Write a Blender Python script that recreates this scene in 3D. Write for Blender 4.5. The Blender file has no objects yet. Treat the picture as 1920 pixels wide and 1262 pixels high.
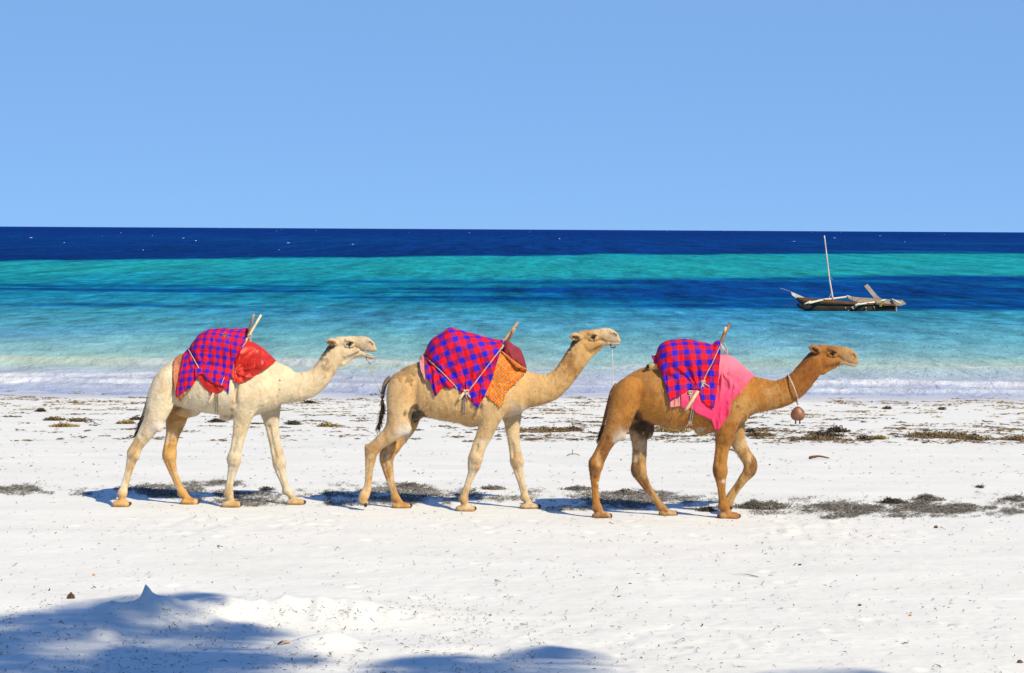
import bpy, math, random
import numpy as np
from mathutils import Matrix, Vector

# ------------------------------------------------------------------ camera
F_PX, CAM_H, SEA_Z = 4500.0, 3.6, -0.4
PITCH = math.atan(201.5 / F_PX)
ROLL = 0.00573
scene = bpy.context.scene
RM = Matrix.Rotation(math.pi / 2 - PITCH, 3, 'X') @ Matrix.Rotation(ROLL, 3, 'Z')
cam_d = bpy.data.cameras.new('camera')
cam_d.sensor_width = 36.0
cam_d.sensor_fit = 'HORIZONTAL'
cam_d.lens = 36.0 * F_PX / 1920.0
cam_d.clip_start = 0.5
cam_d.clip_end = 60000
cam = bpy.data.objects.new('camera', cam_d)
cam.matrix_world = Matrix.Translation((0, 0, CAM_H)) @ RM.to_4x4()
scene.collection.objects.link(cam)
scene.camera = cam

# ------------------------------------------------------------------ sky and sun
SUN_EL, SUN_AZ = math.radians(43.0), math.atan2(0.66, -0.75)     # azimuth clockwise from +Y
SUN_DIR = Vector((math.sin(SUN_AZ) * math.cos(SUN_EL), math.cos(SUN_AZ) * math.cos(SUN_EL), math.sin(SUN_EL)))
world = bpy.data.worlds.new("World")
scene.world = world
world.use_nodes = True
wn = world.node_tree
wn.nodes.clear()
sky = wn.nodes.new('ShaderNodeTexSky')
sky.sky_type = 'NISHITA'
sky.sun_disc = False
sky.sun_elevation = SUN_EL
sky.sun_rotation = SUN_AZ
sky.altitude = 8000.0
sky.air_density = 0.6
sky.dust_density = 0.0
sky.ozone_density = 6.0
# deep polarised tropical blue: soften the contrast of the whole sky evenly and tint it
gm = wn.nodes.new('ShaderNodeGamma')
gm.inputs['Gamma'].default_value = 0.18
tn = wn.nodes.new('ShaderNodeMix')
tn.data_type = 'RGBA'
tn.blend_type = 'MULTIPLY'
tn.inputs[0].default_value = 1.0
tn.inputs[7].default_value = (1.80, 3.10, 5.0, 1)
bg = wn.nodes.new('ShaderNodeBackground')
bg.inputs['Strength'].default_value = 0.10
wo = wn.nodes.new('ShaderNodeOutputWorld')
wn.links.new(sky.outputs[0], gm.inputs['Color'])
wn.links.new(gm.outputs[0], tn.inputs[6])
# a clear sky deepens evenly toward the zenith
wtc = wn.nodes.new('ShaderNodeTexCoord'); wsp = wn.nodes.new('ShaderNodeSeparateXYZ')
wmr = wn.nodes.new('ShaderNodeMapRange'); wmr.interpolation_type = 'SMOOTHSTEP'
wmr.inputs[1].default_value = 0.06; wmr.inputs[2].default_value = 0.8
wzm = wn.nodes.new('ShaderNodeMix'); wzm.data_type = 'RGBA'; wzm.blend_type = 'MULTIPLY'
wzm.inputs[7].default_value = (.60, .80, 1.12, 1)
wn.links.new(wtc.outputs['Generated'], wsp.inputs[0]); wn.links.new(wsp.outputs[2], wmr.inputs[0])
wn.links.new(wmr.outputs[0], wzm.inputs[0]); wn.links.new(tn.outputs[2], wzm.inputs[6])
wn.links.new(wzm.outputs[2], bg.inputs['Color'])
wn.links.new(bg.outputs[0], wo.inputs['Surface'])

sun_d = bpy.data.lights.new('sun', 'SUN')
sun_d.energy = 5.0
sun_d.angle = math.radians(0.53)
sun_d.color = (1.0, 0.895, 0.65)
sun = bpy.data.objects.new('sun', sun_d)
sun.rotation_euler = SUN_DIR.to_track_quat('Z', 'Y').to_euler()
sun.location = (6, -10, 20)
scene.collection.objects.link(sun)

scene.view_settings.view_transform = 'Standard'
scene.view_settings.look = 'None'
scene.view_settings.exposure = 0.32
scene.view_settings.gamma = 1.0
scene.view_settings.use_curve_mapping = False

# ------------------------------------------------------------------ helpers
rng = np.random.default_rng(7)
RMN = np.array(RM)


def ray(px, py):
    v = RMN @ np.array([(px - 960.0) / F_PX, (631.0 - py) / F_PX, -1.0])
    return v


def P(px, py, Y):
    """world point seen at photo pixel (px, py) and standing at distance Y"""
    v = ray(px, py)
    return np.array([v[0] / v[1] * Y, Y, CAM_H + v[2] / v[1] * Y])


def G(px, py, z=0.0):
    v = ray(px, py)
    s = (z - CAM_H) / v[2]
    return np.array([v[0] * s, v[1] * s, z])


def sstep(a, b, x):
    t = np.clip((x - a) / (b - a), 0, 1)
    return t * t * (3 - 2 * t)


def hash3(i, j, k):
    n = (i * 374761393 + j * 668265263 + k * 1440662683) & 0xFFFFFFFF
    n = ((n ^ (n >> 13)) * 1274126177) & 0xFFFFFFFF
    n = n ^ (n >> 16)
    return (n & 0xFFFF).astype(np.float64) / 65535.0


def vnoise(x, y, z=None):
    x = np.asarray(x, float); y = np.asarray(y, float)
    z = np.zeros_like(x) if z is None else np.asarray(z, float)
    xi = np.floor(x).astype(np.int64); yi = np.floor(y).astype(np.int64); zi = np.floor(z).astype(np.int64)
    fx, fy, fz = x - xi, y - yi, z - zi
    fx = fx * fx * (3 - 2 * fx); fy = fy * fy * (3 - 2 * fy); fz = fz * fz * (3 - 2 * fz)
    r = 0
    for a in (0, 1):
        for b in (0, 1):
            for c in (0, 1):
                r = r + hash3(xi + a, yi + b, zi + c) * (fx if a else 1 - fx) * (fy if b else 1 - fy) * (fz if c else 1 - fz)
    return r * 2 - 1


def fbm(x, y, z=None, o=4, gain=0.5):
    r, a, s = 0, 1.0, 0
    x = np.asarray(x, float); y = np.asarray(y, float)
    z = np.zeros_like(x) if z is None else np.asarray(z, float)
    for i in range(o):
        f = 2.03 ** i
        r = r + a * vnoise(x * f + 17.3 * i, y * f + 5.1 * i, z * f + 9.7 * i)
        s += a
        a *= gain
    return r / s


def mesh_np(name, V, faces, smooth=True, col=None, uv=None):
    """faces: list of (n,k) integer arrays"""
    me = bpy.data.meshes.new(name)
    V = np.asarray(V, np.float32)
    faces = [np.asarray(f, np.int32) for f in (faces if isinstance(faces, list) else [faces]) if len(f)]
    me.vertices.add(len(V))
    me.vertices.foreach_set('co', V.ravel())
    nl = sum(f.size for f in faces); npoly = sum(len(f) for f in faces)
    me.loops.add(nl)
    me.loops.foreach_set('vertex_index', np.concatenate([f.ravel() for f in faces]))
    me.polygons.add(npoly)
    tot = np.concatenate([np.full(len(f), f.shape[1], np.int32) for f in faces])
    st = np.concatenate([[0], np.cumsum(tot)[:-1]]).astype(np.int32)
    me.polygons.foreach_set('loop_start', st)
    me.polygons.foreach_set('loop_total', tot)
    me.polygons.foreach_set('use_smooth', np.full(npoly, smooth, bool))
    me.update(calc_edges=True)
    if col is not None:
        a = me.attributes.new('pigment_and_shade', 'FLOAT_COLOR', 'POINT')
        c = np.ones((len(V), 4), np.float32); c[:, :3] = col
        a.data.foreach_set('color', c.ravel())
    if uv is not None:
        l = me.uv_layers.new(name='UVMap')
        li = np.concatenate([f.ravel() for f in faces])
        l.data.foreach_set('uv', np.asarray(uv, np.float32)[li].ravel())
    me.validate()
    return me


def link(name, me, mat=None, parent=None, loc=None):
    o = bpy.data.objects.new(name, me)
    scene.collection.objects.link(o)
    if mat is not None and me is not None and not me.materials:
        me.materials.append(mat)
    if parent is not None:
        o.parent = parent
    if loc is not None:
        o.location = loc
    return o


def tag(o, label=None, cat=None, group=None, kind=None):
    if label: o['label'] = label
    if cat: o['category'] = cat
    if group: o['group'] = group
    if kind: o['kind'] = kind
    return o


def empty(name, loc, label, cat, group=None):
    o = bpy.data.objects.new(name, None)
    o.empty_display_size = 0.2
    o.location = loc
    scene.collection.objects.link(o)
    return tag(o, label, cat, group)


def catmull(pts, n):
    p = np.asarray(pts, float)
    if len(p) < 3:
        t = np.linspace(0, 1, n)[:, None]
        return p[0] * (1 - t) + p[-1] * t
    q = np.vstack([2 * p[0] - p[1], p, 2 * p[-1] - p[-2]])
    m = len(p) - 1
    s = np.linspace(0, m - 1e-9, n)
    i = s.astype(int); t = (s - i)[:, None]
    a, b, c, d = q[i], q[i + 1], q[i + 2], q[i + 3]
    return 0.5 * ((2 * b) + (-a + c) * t + (2 * a - 5 * b + 4 * c - d) * t ** 2 + (-a + 3 * b - 3 * c + d) * t ** 3)


class MB:
    """collects pieces into ONE mesh"""
    def __init__(s):
        s.V = []; s.Q = []; s.T = []; s.n = 0

    def add(s, V, Q=None, T=None):
        V = np.asarray(V, float)
        if Q is not None and len(Q): s.Q.append(np.asarray(Q, int) + s.n)
        if T is not None and len(T): s.T.append(np.asarray(T, int) + s.n)
        s.V.append(V); s.n += len(V)

    def tube(s, pts, r, k=8, cap=True, flat=1.0, wob=0.0):
        p = np.asarray(pts, float); n = len(p)
        r = np.broadcast_to(np.asarray(r, float), (n,)) if np.ndim(r) < 2 else r
        tan = np.gradient(p, axis=0)
        tan /= np.linalg.norm(tan, axis=1)[:, None] + 1e-12
        up = np.array([0, 0, 1.0]) if abs(tan[0][2]) < 0.9 else np.array([0, 1.0, 0])
        A = np.cross(tan, up); A /= np.linalg.norm(A, axis=1)[:, None] + 1e-12
        B = np.cross(A, tan)
        th = np.linspace(0, 2 * math.pi, k, endpoint=False)
        rr = np.repeat(r[:, None], k, 1)
        if wob:
            rr = rr * (1 + wob * vnoise(np.arange(n)[:, None] * .6 + 3.1, np.arange(k)[None, :] * 1.1 + p[0][0] * 9))
        V = p[:, None] + rr[..., None] * (np.cos(th)[None, :, None] * A[:, None] + flat * np.sin(th)[None, :, None] * B[:, None])
        i = np.arange(n - 1)[:, None] * k; j = np.arange(k)[None, :]; j2 = (j + 1) % k
        Q = np.stack([i + j, i + j2, i + k + j2, i + k + j], -1).reshape(-1, 4)
        V = V.reshape(-1, 3)
        T = None
        if cap:
            c0, c1 = len(V), len(V) + 1
            V = np.vstack([V, p[0], p[-1]])
            jj = np.arange(k); j3 = (jj + 1) % k
            T = np.vstack([np.stack([j3, jj, np.full(k, c0)], -1), np.stack([(n - 1) * k + jj, (n - 1) * k + j3, np.full(k, c1)], -1)])
        s.add(V, Q, T)

    def box(s, c, size, M=None):
        v = np.array([[x, y, z] for x in (-.5, .5) for y in (-.5, .5) for z in (-.5, .5)]) * np.asarray(size)
        if M is not None: v = v @ np.asarray(M).T
        s.add(v + np.asarray(c), [[0, 1, 3, 2], [4, 6, 7, 5], [0, 4, 5, 1], [2, 3, 7, 6], [0, 2, 6, 4], [1, 5, 7, 3]])

    def ball(s, c, r, nu=14, nv=9, M=None):
        r = np.broadcast_to(np.asarray(r, float), (3,))
        th = np.linspace(0, math.pi, nv); ph = np.linspace(0, 2 * math.pi, nu, endpoint=False)
        V = np.stack([np.sin(th)[:, None] * np.cos(ph), np.sin(th)[:, None] * np.sin(ph), np.repeat(np.cos(th)[:, None], nu, 1)], -1).reshape(-1, 3) * r
        if M is not None: V = V @ np.asarray(M).T
        i = np.arange(nv - 1)[:, None] * nu; j = np.arange(nu)[None]; j2 = (j + 1) % nu
        s.add(V + np.asarray(c), np.stack([i + j, i + nu + j, i + nu + j2, i + j2], -1).reshape(-1, 4))

    def build(s, name, mat, parent=None, smooth=True, loc=None):
        f = []
        if s.Q: f.append(np.vstack(s.Q))
        if s.T: f.append(np.vstack(s.T))
        V = np.vstack(s.V)
        return link(name, mesh_np(name, V, f, smooth), mat, parent, loc)


# ------------------------------------------------------------------ materials
def new_mat(name):
    m = bpy.data.materials.new(name)
    m.use_nodes = True
    nt = m.node_tree
    b = nt.nodes['Principled BSDF']
    return m, nt, b


def nd(nt, t, **kw):
    n = nt.nodes.new(t)
    for k, v in kw.items():
        if k in n.inputs.keys():
            n.inputs[k].default_value = v
        else:
            setattr(n, k, v)
    return n


def simple(name, col, rough=0.8, var=0.25, scale=20.0, bump=0.0, bscale=60.0, spec=0.3, stretch=(1, 1, 1), col2=None):
    m, nt, b = new_mat(name)
    tc = nd(nt, 'ShaderNodeTexCoord'); mp = nd(nt, 'ShaderNodeMapping')
    mp.inputs['Scale'].default_value = stretch
    nt.links.new(tc.outputs['Object'], mp.inputs[0])
    nz = nd(nt, 'ShaderNodeTexNoise', Scale=scale, Detail=5.0, Roughness=0.6)
    nt.links.new(mp.outputs[0], nz.inputs['Vector'])
    cr = nd(nt, 'ShaderNodeValToRGB')
    c = np.array(col); d = np.array(col2) if col2 is not None else np.clip(c * (1 - var), 0, 1)
    cr.color_ramp.elements[0].position = 0.3; cr.color_ramp.elements[1].position = 0.7
    cr.color_ramp.elements[0].color = (*d, 1)
    cr.color_ramp.elements[1].color = (*np.clip(c * (1 + (var * .5 if col2 is None else 0)), 0, 1), 1)
    nt.links.new(nz.outputs[0], cr.inputs[0])
    nt.links.new(cr.outputs[0], b.inputs['Base Color'])
    b.inputs['Roughness'].default_value = rough
    b.inputs['Specular IOR Level'].default_value = spec
    if bump:
        n2 = nd(nt, 'ShaderNodeTexNoise', Scale=bscale, Detail=4.0)
        nt.links.new(mp.outputs[0], n2.inputs['Vector'])
        bp = nd(nt, 'ShaderNodeBump', Strength=bump, Distance=0.01)
        nt.links.new(n2.outputs[0], bp.inputs['Height'])
        nt.links.new(bp.outputs[0], b.inputs['Normal'])
    return m


# ------------------------------------------------------------------ sand
RX = np.array([100, 150, 172, 190, 205, 222, 240, 256, 264, 268, 273, 282, 300, 322, 340, 390, 440, 500, 518, 532, 545, 560, 620, 700, 780, 860, 930])
RH = np.array([0, .015, .05, .09, .125, .10, .10, .13, .17, .25, .31, .27, .20, .15, .13, .165, .165, .12, .165, .205, .185, .165, .15, .10, .05, .02, 0])
RWX = np.array([G(x, 1152)[0] for x in RX])
RY0 = G(450, 1152)[1]


def ell(X, Y, px, py, ax, ay):
    c = G(px, py)
    return np.sqrt(((X - c[0]) / ax) ** 2 + ((Y - c[1]) / ay) ** 2)


def sand_h(X, Y):
    X = np.asarray(X, float); Y = np.asarray(Y, float)
    h = -0.40 * sstep(34, 62, Y) * 1.06 - 0.9 * sstep(58, 82, Y)
    near = sstep(80, 50, Y)
    h = h + near * (0.022 * fbm(X * .35, Y * .35, o=3) + 0.008 * fbm(X * 1.7 + 5, Y * 1.3, o=3))
    calm = np.exp(-((Y - 30.6) / 0.9) ** 2)
    h = h * (1 - calm * 0.9 * (Y < 34))
    # scuffed sand: fine lumps, stronger in the trampled places in front of the animals
    tr = sstep(1.3, .3, ell(X, Y, 440, 985, 1.5, 1.3)) * .9 + sstep(1.3, .3, ell(X, Y, 1580, 1000, 1.3, 1.2)) + sstep(1.3, .3, ell(X, Y, 1180, 1195, 2.0, 1.0)) * .7
    tr = tr + 0.14 * sstep(34, 29, Y)
    lump = fbm(X * 3.3 + .7 * fbm(X * 2, Y * 2), Y * 2.2 + 4, o=3)
    h = h + tr * 0.042 * (np.abs(lump) - .25)
    # dug ridge with the spike, steep toward the camera
    hc = np.interp(X, RWX, RH)
    yc = RY0 + .10 * fbm(X * 1.1, X * 0 + 3, o=2) + np.interp(X, [G(170, 1152)[0], G(300, 1152)[0], G(700, 1152)[0]], [.18, 0, .12])
    dy = Y - yc
    wn_ = .17 + .30 * sstep(1.6, 3.4, X - RWX[0]) + .05 * vnoise(X * 4, X * 0)
    spk = np.exp(-((X - G(273, 1152)[0]) / .10) ** 2)
    wn_ = wn_ * (1 - .3 * spk)
    prof = np.where(dy < 0, np.exp(-(np.abs(dy) / wn_) ** 2.2), np.exp(-(dy / (.55 - .30 * spk)) ** 1.5))
    rough = 1 + .16 * fbm(X * 7, Y * 7, o=3) * sstep(2.3, 1.3, X - RWX[0])
    h = h + hc * prof * rough * (1 + .20 * (vnoise(X * 9, Y * 2)) * sstep(.02, .1, hc) * sstep(.3, .0, hc - .12))
    # the hollow before it and the lumps on its near lip
    pit = np.exp(-ell(X, Y, 560, 1178, 1.5, .55) ** 2)
    h = h - .055 * pit
    m2 = np.exp(-(ell(X, Y, 595, 1212, .30, .30)) ** 2.4)
    h = h + .105 * m2 * rough
    m3 = np.exp(-(ell(X, Y, 640, 1208, .18, .22)) ** 2)
    h = h + .05 * m3 * rough
    m4 = np.exp(-(ell(X, Y, 192, 1192, .15, .13)) ** 4)
    h = h + .09 * m4 * (1 + .5 * fbm(X * 11, Y * 11, o=2))
    m5 = np.exp(-(ell(X, Y, 850, 1218, .8, .28)) ** 2)
    h = h + .05 * m5 * rough
    h = h + .006 * fbm(X * 9, Y * 7, o=3) * sstep(36, 26, Y)
    # old tracks: shallow hollows with a raised rim
    cx, cy = np.floor(X / .62), np.floor(Y / .62)
    ox = (hash3(cx.astype(np.int64), cy.astype(np.int64), np.int64(3) + 0 * cx.astype(np.int64)) - .5) * .34
    oy = (hash3(cx.astype(np.int64), cy.astype(np.int64), np.int64(9) + 0 * cx.astype(np.int64)) - .5) * .34
    on = hash3(cx.astype(np.int64), cy.astype(np.int64), np.int64(15) + 0 * cx.astype(np.int64)) < .14 + .30 * sstep(29.9, 29.0, Y) * sstep(27.5, 28.5, Y)
    dd = (1 + .35 * fbm(X * 11, Y * 11, o=2)) * np.sqrt(((X / .62 - cx - .5 - ox) * .62 / .085) ** 2 + ((Y / .62 - cy - .5 - oy) * .62 / .11) ** 2)
    h = h + on * (-.013 * np.exp(-dd ** 2.5) + .006 * np.exp(-((dd - 1.35) / .4) ** 2)) * sstep(34, 30, Y) * sstep(16, 18, Y) * (np.abs(Y - 30.6) > .35)
    return h


def axis(parts):
    a = [np.arange(lo, hi, st) for lo, hi, st in parts]
    return np.concatenate(a + [[parts[-1][1]]])


SX = axis([(-160, -40, 12), (-40, -14, 2), (-14, -7.5, .22), (-7.5, -4.6, .06), (-4.6, 4.6, .03), (4.6, 7.5, .06), (7.5, 14, .22), (14, 40, 2), (40, 160, 12)])
SY = axis([(-60, -6, 6), (-6, 17, .8), (17, 24.5, .03), (24.5, 36, .05), (36, 66, .12), (66, 84, 1.0)])
XX, YY = np.meshgrid(SX, SY, indexing='xy')
ZZ = sand_h(XX, YY)
nx, ny = len(SX), len(SY)


def grid_quads(nx, ny):
    i = np.arange(ny - 1)[:, None] * nx; j = np.arange(nx - 1)[None]
    return np.stack([i + j, i + j + 1, i + nx + j + 1, i + nx + j], -1).reshape(-1, 4)


def mat_sand():
    m, nt, b = new_mat('white_coral_sand')
    tc = nd(nt, 'ShaderNodeTexCoord')
    n1 = nd(nt, 'ShaderNodeTexNoise', Scale=0.9, Detail=6.0, Roughness=0.6)
    n2 = nd(nt, 'ShaderNodeTexNoise', Scale=38.0, Detail=5.0, Roughness=0.7)
    n3 = nd(nt, 'ShaderNodeTexNoise', Scale=9.0, Detail=6.0, Roughness=0.65)
    mp = nd(nt, 'ShaderNodeMapping'); mp.inputs['Scale'].default_value = (0.55, 1.5, 1)
    nt.links.new(tc.outputs['Object'], mp.inputs[0])
    for n in (n1, n2, n3):
        nt.links.new(mp.outputs[0], n.inputs['Vector'])
    cr = nd(nt, 'ShaderNodeValToRGB')
    cr.color_ramp.elements[0].position = .3; cr.color_ramp.elements[1].position = .72
    cr.color_ramp.elements[0].color = (.59, .575, .535, 1)
    cr.color_ramp.elements[1].color = (.675, .655, .615, 1)
    nt.links.new(n1.outputs[0], cr.inputs[0])
    cr2 = nd(nt, 'ShaderNodeValToRGB')
    cr2.color_ramp.elements[0].position = .28; cr2.color_ramp.elements[1].position = .46
    cr2.color_ramp.elements[0].color = (.80, .78, .76, 1)
    cr2.color_ramp.elements[1].color = (1, 1, 1, 1)
    nt.links.new(n2.outputs[0], cr2.inputs[0])
    mx = nd(nt, 'ShaderNodeMix', data_type='RGBA', blend_type='MULTIPLY')
    mx.inputs[0].default_value = 0.8
    nt.links.new(cr.outputs[0], mx.inputs[6]); nt.links.new(cr2.outputs[0], mx.inputs[7])
    # wet sand at the water's edge
    sp = nd(nt, 'ShaderNodeSeparateXYZ'); nt.links.new(tc.outputs['Object'], sp.inputs[0])
    mr = nd(nt, 'ShaderNodeMapRange'); mr.interpolation_type = 'SMOOTHSTEP'
    mr.inputs[1].default_value = -0.345; mr.inputs[2].default_value = -0.40
    nt.links.new(sp.outputs[2], mr.inputs[0])
    mw = nd(nt, 'ShaderNodeMix', data_type='RGBA', blend_type='MULTIPLY')
    nt.links.new(mr.outputs[0], mw.inputs[0])
    nt.links.new(mx.outputs[2], mw.inputs[6]); mw.inputs[7].default_value = (.72, .72, .80, 1)
    nt.links.new(mw.outputs[2], b.inputs['Base Color'])
    rr = nd(nt, 'ShaderNodeMapRange'); rr.inputs[3].default_value = .95; rr.inputs[4].default_value = .35
    nt.links.new(mr.outputs[0], rr.inputs[0]); nt.links.new(rr.outputs[0], b.inputs['Roughness'])
    b.inputs['Specular IOR Level'].default_value = .15
    ad = nd(nt, 'ShaderNodeMath', operation='ADD'); ml = nd(nt, 'ShaderNodeMath', operation='MULTIPLY')
    ml.inputs[1].default_value = .35
    nt.links.new(n2.outputs[0], ml.inputs[0]); nt.links.new(ml.outputs[0], ad.inputs[0]); nt.links.new(n3.outputs[0], ad.inputs[1])
    bp = nd(nt, 'ShaderNodeBump', Strength=.55, Distance=.02)
    nt.links.new(ad.outputs[0], bp.inputs['Height']); nt.links.new(bp.outputs[0], b.inputs['Normal'])
    return m


sand = link('sand_beach', mesh_np('sand_beach', np.stack([XX, YY, ZZ], -1).reshape(-1, 3), grid_quads(nx, ny)), mat_sand())
tag(sand, kind='structure')

# ------------------------------------------------------------------ sea
UR = np.concatenate([np.linspace(-1.6, -.3, 40)[:-1], np.arange(-.3, .3, .0008), np.linspace(.3, 1.6, 40)])
yr = [55.0]
while yr[-1] < 24000:
    y0 = yr[-1]
    yr.append(y0 + max(.10, y0 * y0 * 6.0e-5) if y0 < 3000 else y0 * 1.25)
YR = np.array(yr)
XS = UR[None, :] * YR[:, None]
YS = np.repeat(YR[:, None], len(UR), 1)
T_ = 18000.0 / YS                                   # small far out, ~310 at the waterline


def lerp3(a, b, w):
    return np.asarray(a) * (1 - w[..., None]) + np.asarray(b) * w[..., None]


def lin(r, g, b):
    c = np.array([r, g, b]) / 255.0
    return np.where(c <= .04045, c / 12.92, ((c + .055) / 1.055) ** 2.4)


SEA_STOPS = [(0, (14, 52, 118)), (3, (12, 48, 116)), (14, (10, 58, 125)), (40, (9, 52, 118)), (60, (10, 60, 125))]


def sea_fields(X, Y):
    t = 18000.0 / Y
    Xc = np.clip(X, -110, 130)
    wob = fbm(X * .018, Y * .010, o=4) * 24 + fbm(X * .08, Y * .03, o=4) * 20 + fbm(X * .3, Y * .08, o=3) * 12
    reef = 360 + 1.3 * Xc - .005 * Xc * Xc + wob
    deep = sstep(-10, 16, Y - reef)
    tw = t + 9 * fbm(X * .045, Y * .03 + 7, o=4) + 5 * fbm(X * .2, Y * .12, o=3)
    stops_t = np.array([30, 58, 80, 105, 135, 165, 200, 225, 246, 262, 285, 300, 315])
    stops_c = np.array([lin(*c) for c in [(36, 150, 160), (40, 156, 166), (42, 152, 164), (34, 136, 160), (40, 134, 164), (66, 148, 178),
                                          (98, 166, 188), (130, 182, 192), (158, 197, 194), (172, 194, 202), (190, 196, 214), (184, 192, 214), (172, 186, 216)]])  # the shallowest stops hold the sky's lavender reflection as colour
    col = np.stack([np.interp(tw, stops_t, stops_c[:, k]) for k in range(3)], -1)
    # patches of greener and bluer water
    gq = fbm(X * .10 + 31, Y * .07, o=4)
    col = col * (1 + np.stack([.10 * gq, .13 * gq, -.12 * gq], -1) * sstep(270, 200, t)[..., None])
    # seagrass beds: a broad one on the right, thin streaks on the left
    up = 188 + .75 * np.clip(X, -60, 90) + 10 * fbm(X * .06, Y * .02, o=3)
    lo = 121 + 3.0 * fbm(X * .08 + 3, Y * .05, o=3)
    bed = sstep(-9, 9, up - Y) * sstep(-3, 4, Y - lo)
    right = sstep(-9, 15, X + 3.5 * fbm(X * .1, Y * .06, o=3))
    st = fbm(X * .045 + 2, Y * .10, o=4) + .35 * fbm(X * .2, Y * .3, o=3)
    w = np.clip(right + (.12 + .6 * right) * 0, 0, 1)
    dark = bed * np.clip(.93 * right * (0.72 + .55 * sstep(-.5, .15, st)) + .85 * sstep(.13, .38, st) * (1 - right), 0, 1)
    for (y_, x0, x1, wd) in ((163, -34, -8, 4.5), (122, -30, -9, 3.2), (150, -14, 4, 4), (133, -12, 6, 4)):
        s_ = np.exp(-((Y - y_ - 3 * fbm(X * .15, Y * 0 + y_, o=3)) / wd) ** 2) * sstep(x0, x0 + 8, X) * sstep(x1, x1 - 8, X)
        dark = np.maximum(dark, .75 * s_ * sstep(-.35, .25, fbm(X * .3, Y * .25, o=3) + .15))
    col = lerp3(col, lin(14, 72, 138), np.clip(dark, 0, 1))
    dcol = np.stack([np.interp(t, [0, 6, 20, 60], [lin(*c)[k] for c in [(12, 64, 134), (8, 56, 124), (10, 64, 130), (6, 56, 116)]]) for k in range(3)], -1)
    pt = sstep(.18, .55, fbm(X * .012, Y * .02 + 40, o=4)) * .45 * sstep(12, 30, t)
    dcol = lerp3(dcol, lin(14, 112, 150), pt)
    col = col * (1 - deep[..., None]) + dcol * deep[..., None]
    # green sand-laden swell near the beach
    g = np.exp(-((Y - 70.5 - 1.4 * fbm(X * .12, Y * 0, o=3)) / 2.4) ** 2) * sstep(-.5, .3, fbm(X * .10 + 9, Y * .1, o=3) + .15)
    col = lerp3(col, lin(188, 206, 188), .85 * g)
    # wind streaks, and the light and dark of wavelets painted into the colour
    k = fbm(X * 1.1, Y * .32, o=4)
    col = col * (1 + .22 * k * sstep(290, 200, t))[..., None]
    pf = sstep(.15, .5, fbm(X * .22 + 4, Y * .8, o=3)) * sstep(235, 262, t)
    col = lerp3(col, lin(214, 212, 222), .6 * pf)
    return np.clip(col / 1.45 - .006, .001, 1)


def foam_fields(X, Y):
    """breaking lines along the beach: list of (crest distance, height, strength)"""
    h = np.zeros_like(X); f = np.zeros_like(X)
    for (yc, amp, wd, fw, lx0, lx1, seed) in ((64.2, .15, .9, .75, -40, -6, 1.0), (61.7, .11, .6, .6, -40, -5.5, 2.0), (62.3, .15, .8, .55, 3, 40, 3.0),
                                               (59.6, .09, .5, .5, 6, 40, 4.0), (60.6, .07, .5, .22, -9, 9, 5.0), (70.5, .22, 1.6, 0, -40, -3, 6.0), (68.6, .24, 1.5, .16, 12, 40, 7.0)):
        c = yc + .55 * fbm(X * .16 + seed * 7, X * 0 + seed, o=3) + .10 * fbm(X * 1.5, X * 0 + seed, o=2)
        a = sstep(lx0 - 4, lx0 + 4, X) * sstep(lx1 + 4, lx1 - 4, X) * (.55 + .45 * sstep(-.5, .4, fbm(X * .25 + seed * 3, X * 0, o=3)))
        d = Y - c
        prof = np.where(d < 0, np.exp(-(np.abs(d) / (wd * .55)) ** 1.6), np.exp(-(d / wd) ** 1.5))
        h += amp * a * prof
        if fw:
            br = fbm(X * 2.2 + seed, Y * 2.6, o=4)
            fm = np.where(d < 0, np.exp(-(np.abs(d) / fw) ** 2.2), np.exp(-(d / (fw * .45)) ** 2))
            f = np.maximum(f, sstep(.25, .5, a) * sstep(.06, .3, fm) * sstep(.22, .5, fm + .6 * br - .05))
            h += .035 * a * fm * fbm(X * 5 + seed, Y * 5, o=2)
    # thin lace left by the last swash
    sw = np.exp(-((Y - 59.0 - .3 * fbm(X * .3, X * 0 + 8, o=3)) / .9) ** 2)
    f = np.maximum(f, .55 * sw * sstep(.28, .5, fbm(X * 1.2, Y * 2.4, o=4)))
    return h, np.clip(f, 0, 1)


scol = sea_fields(XS, YS)
fh, ff = foam_fields(XS, YS)
amp = (.02 + .035 * sstep(66, 80, YS)) * sstep(140, 75, YS) + .006
wave = fbm(XS * .55 + .25 * YS, YS * .85, o=4, gain=.6) * amp * 1.8 + .06 * fbm(XS * .07, YS * .16, o=3) * sstep(64, 85, YS)
wave *= sstep(4000, 900, YS)
edge = sstep(57.2, 60.5, YS)
ZS = SEA_Z + wave * edge + fh
scol = lerp3(scol, (.58, .58, .58), ff * (.35 + .50 * sstep(-.25, .35, fbm(XS * 1.6, YS * 3.2 + 3, o=4))))


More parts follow.
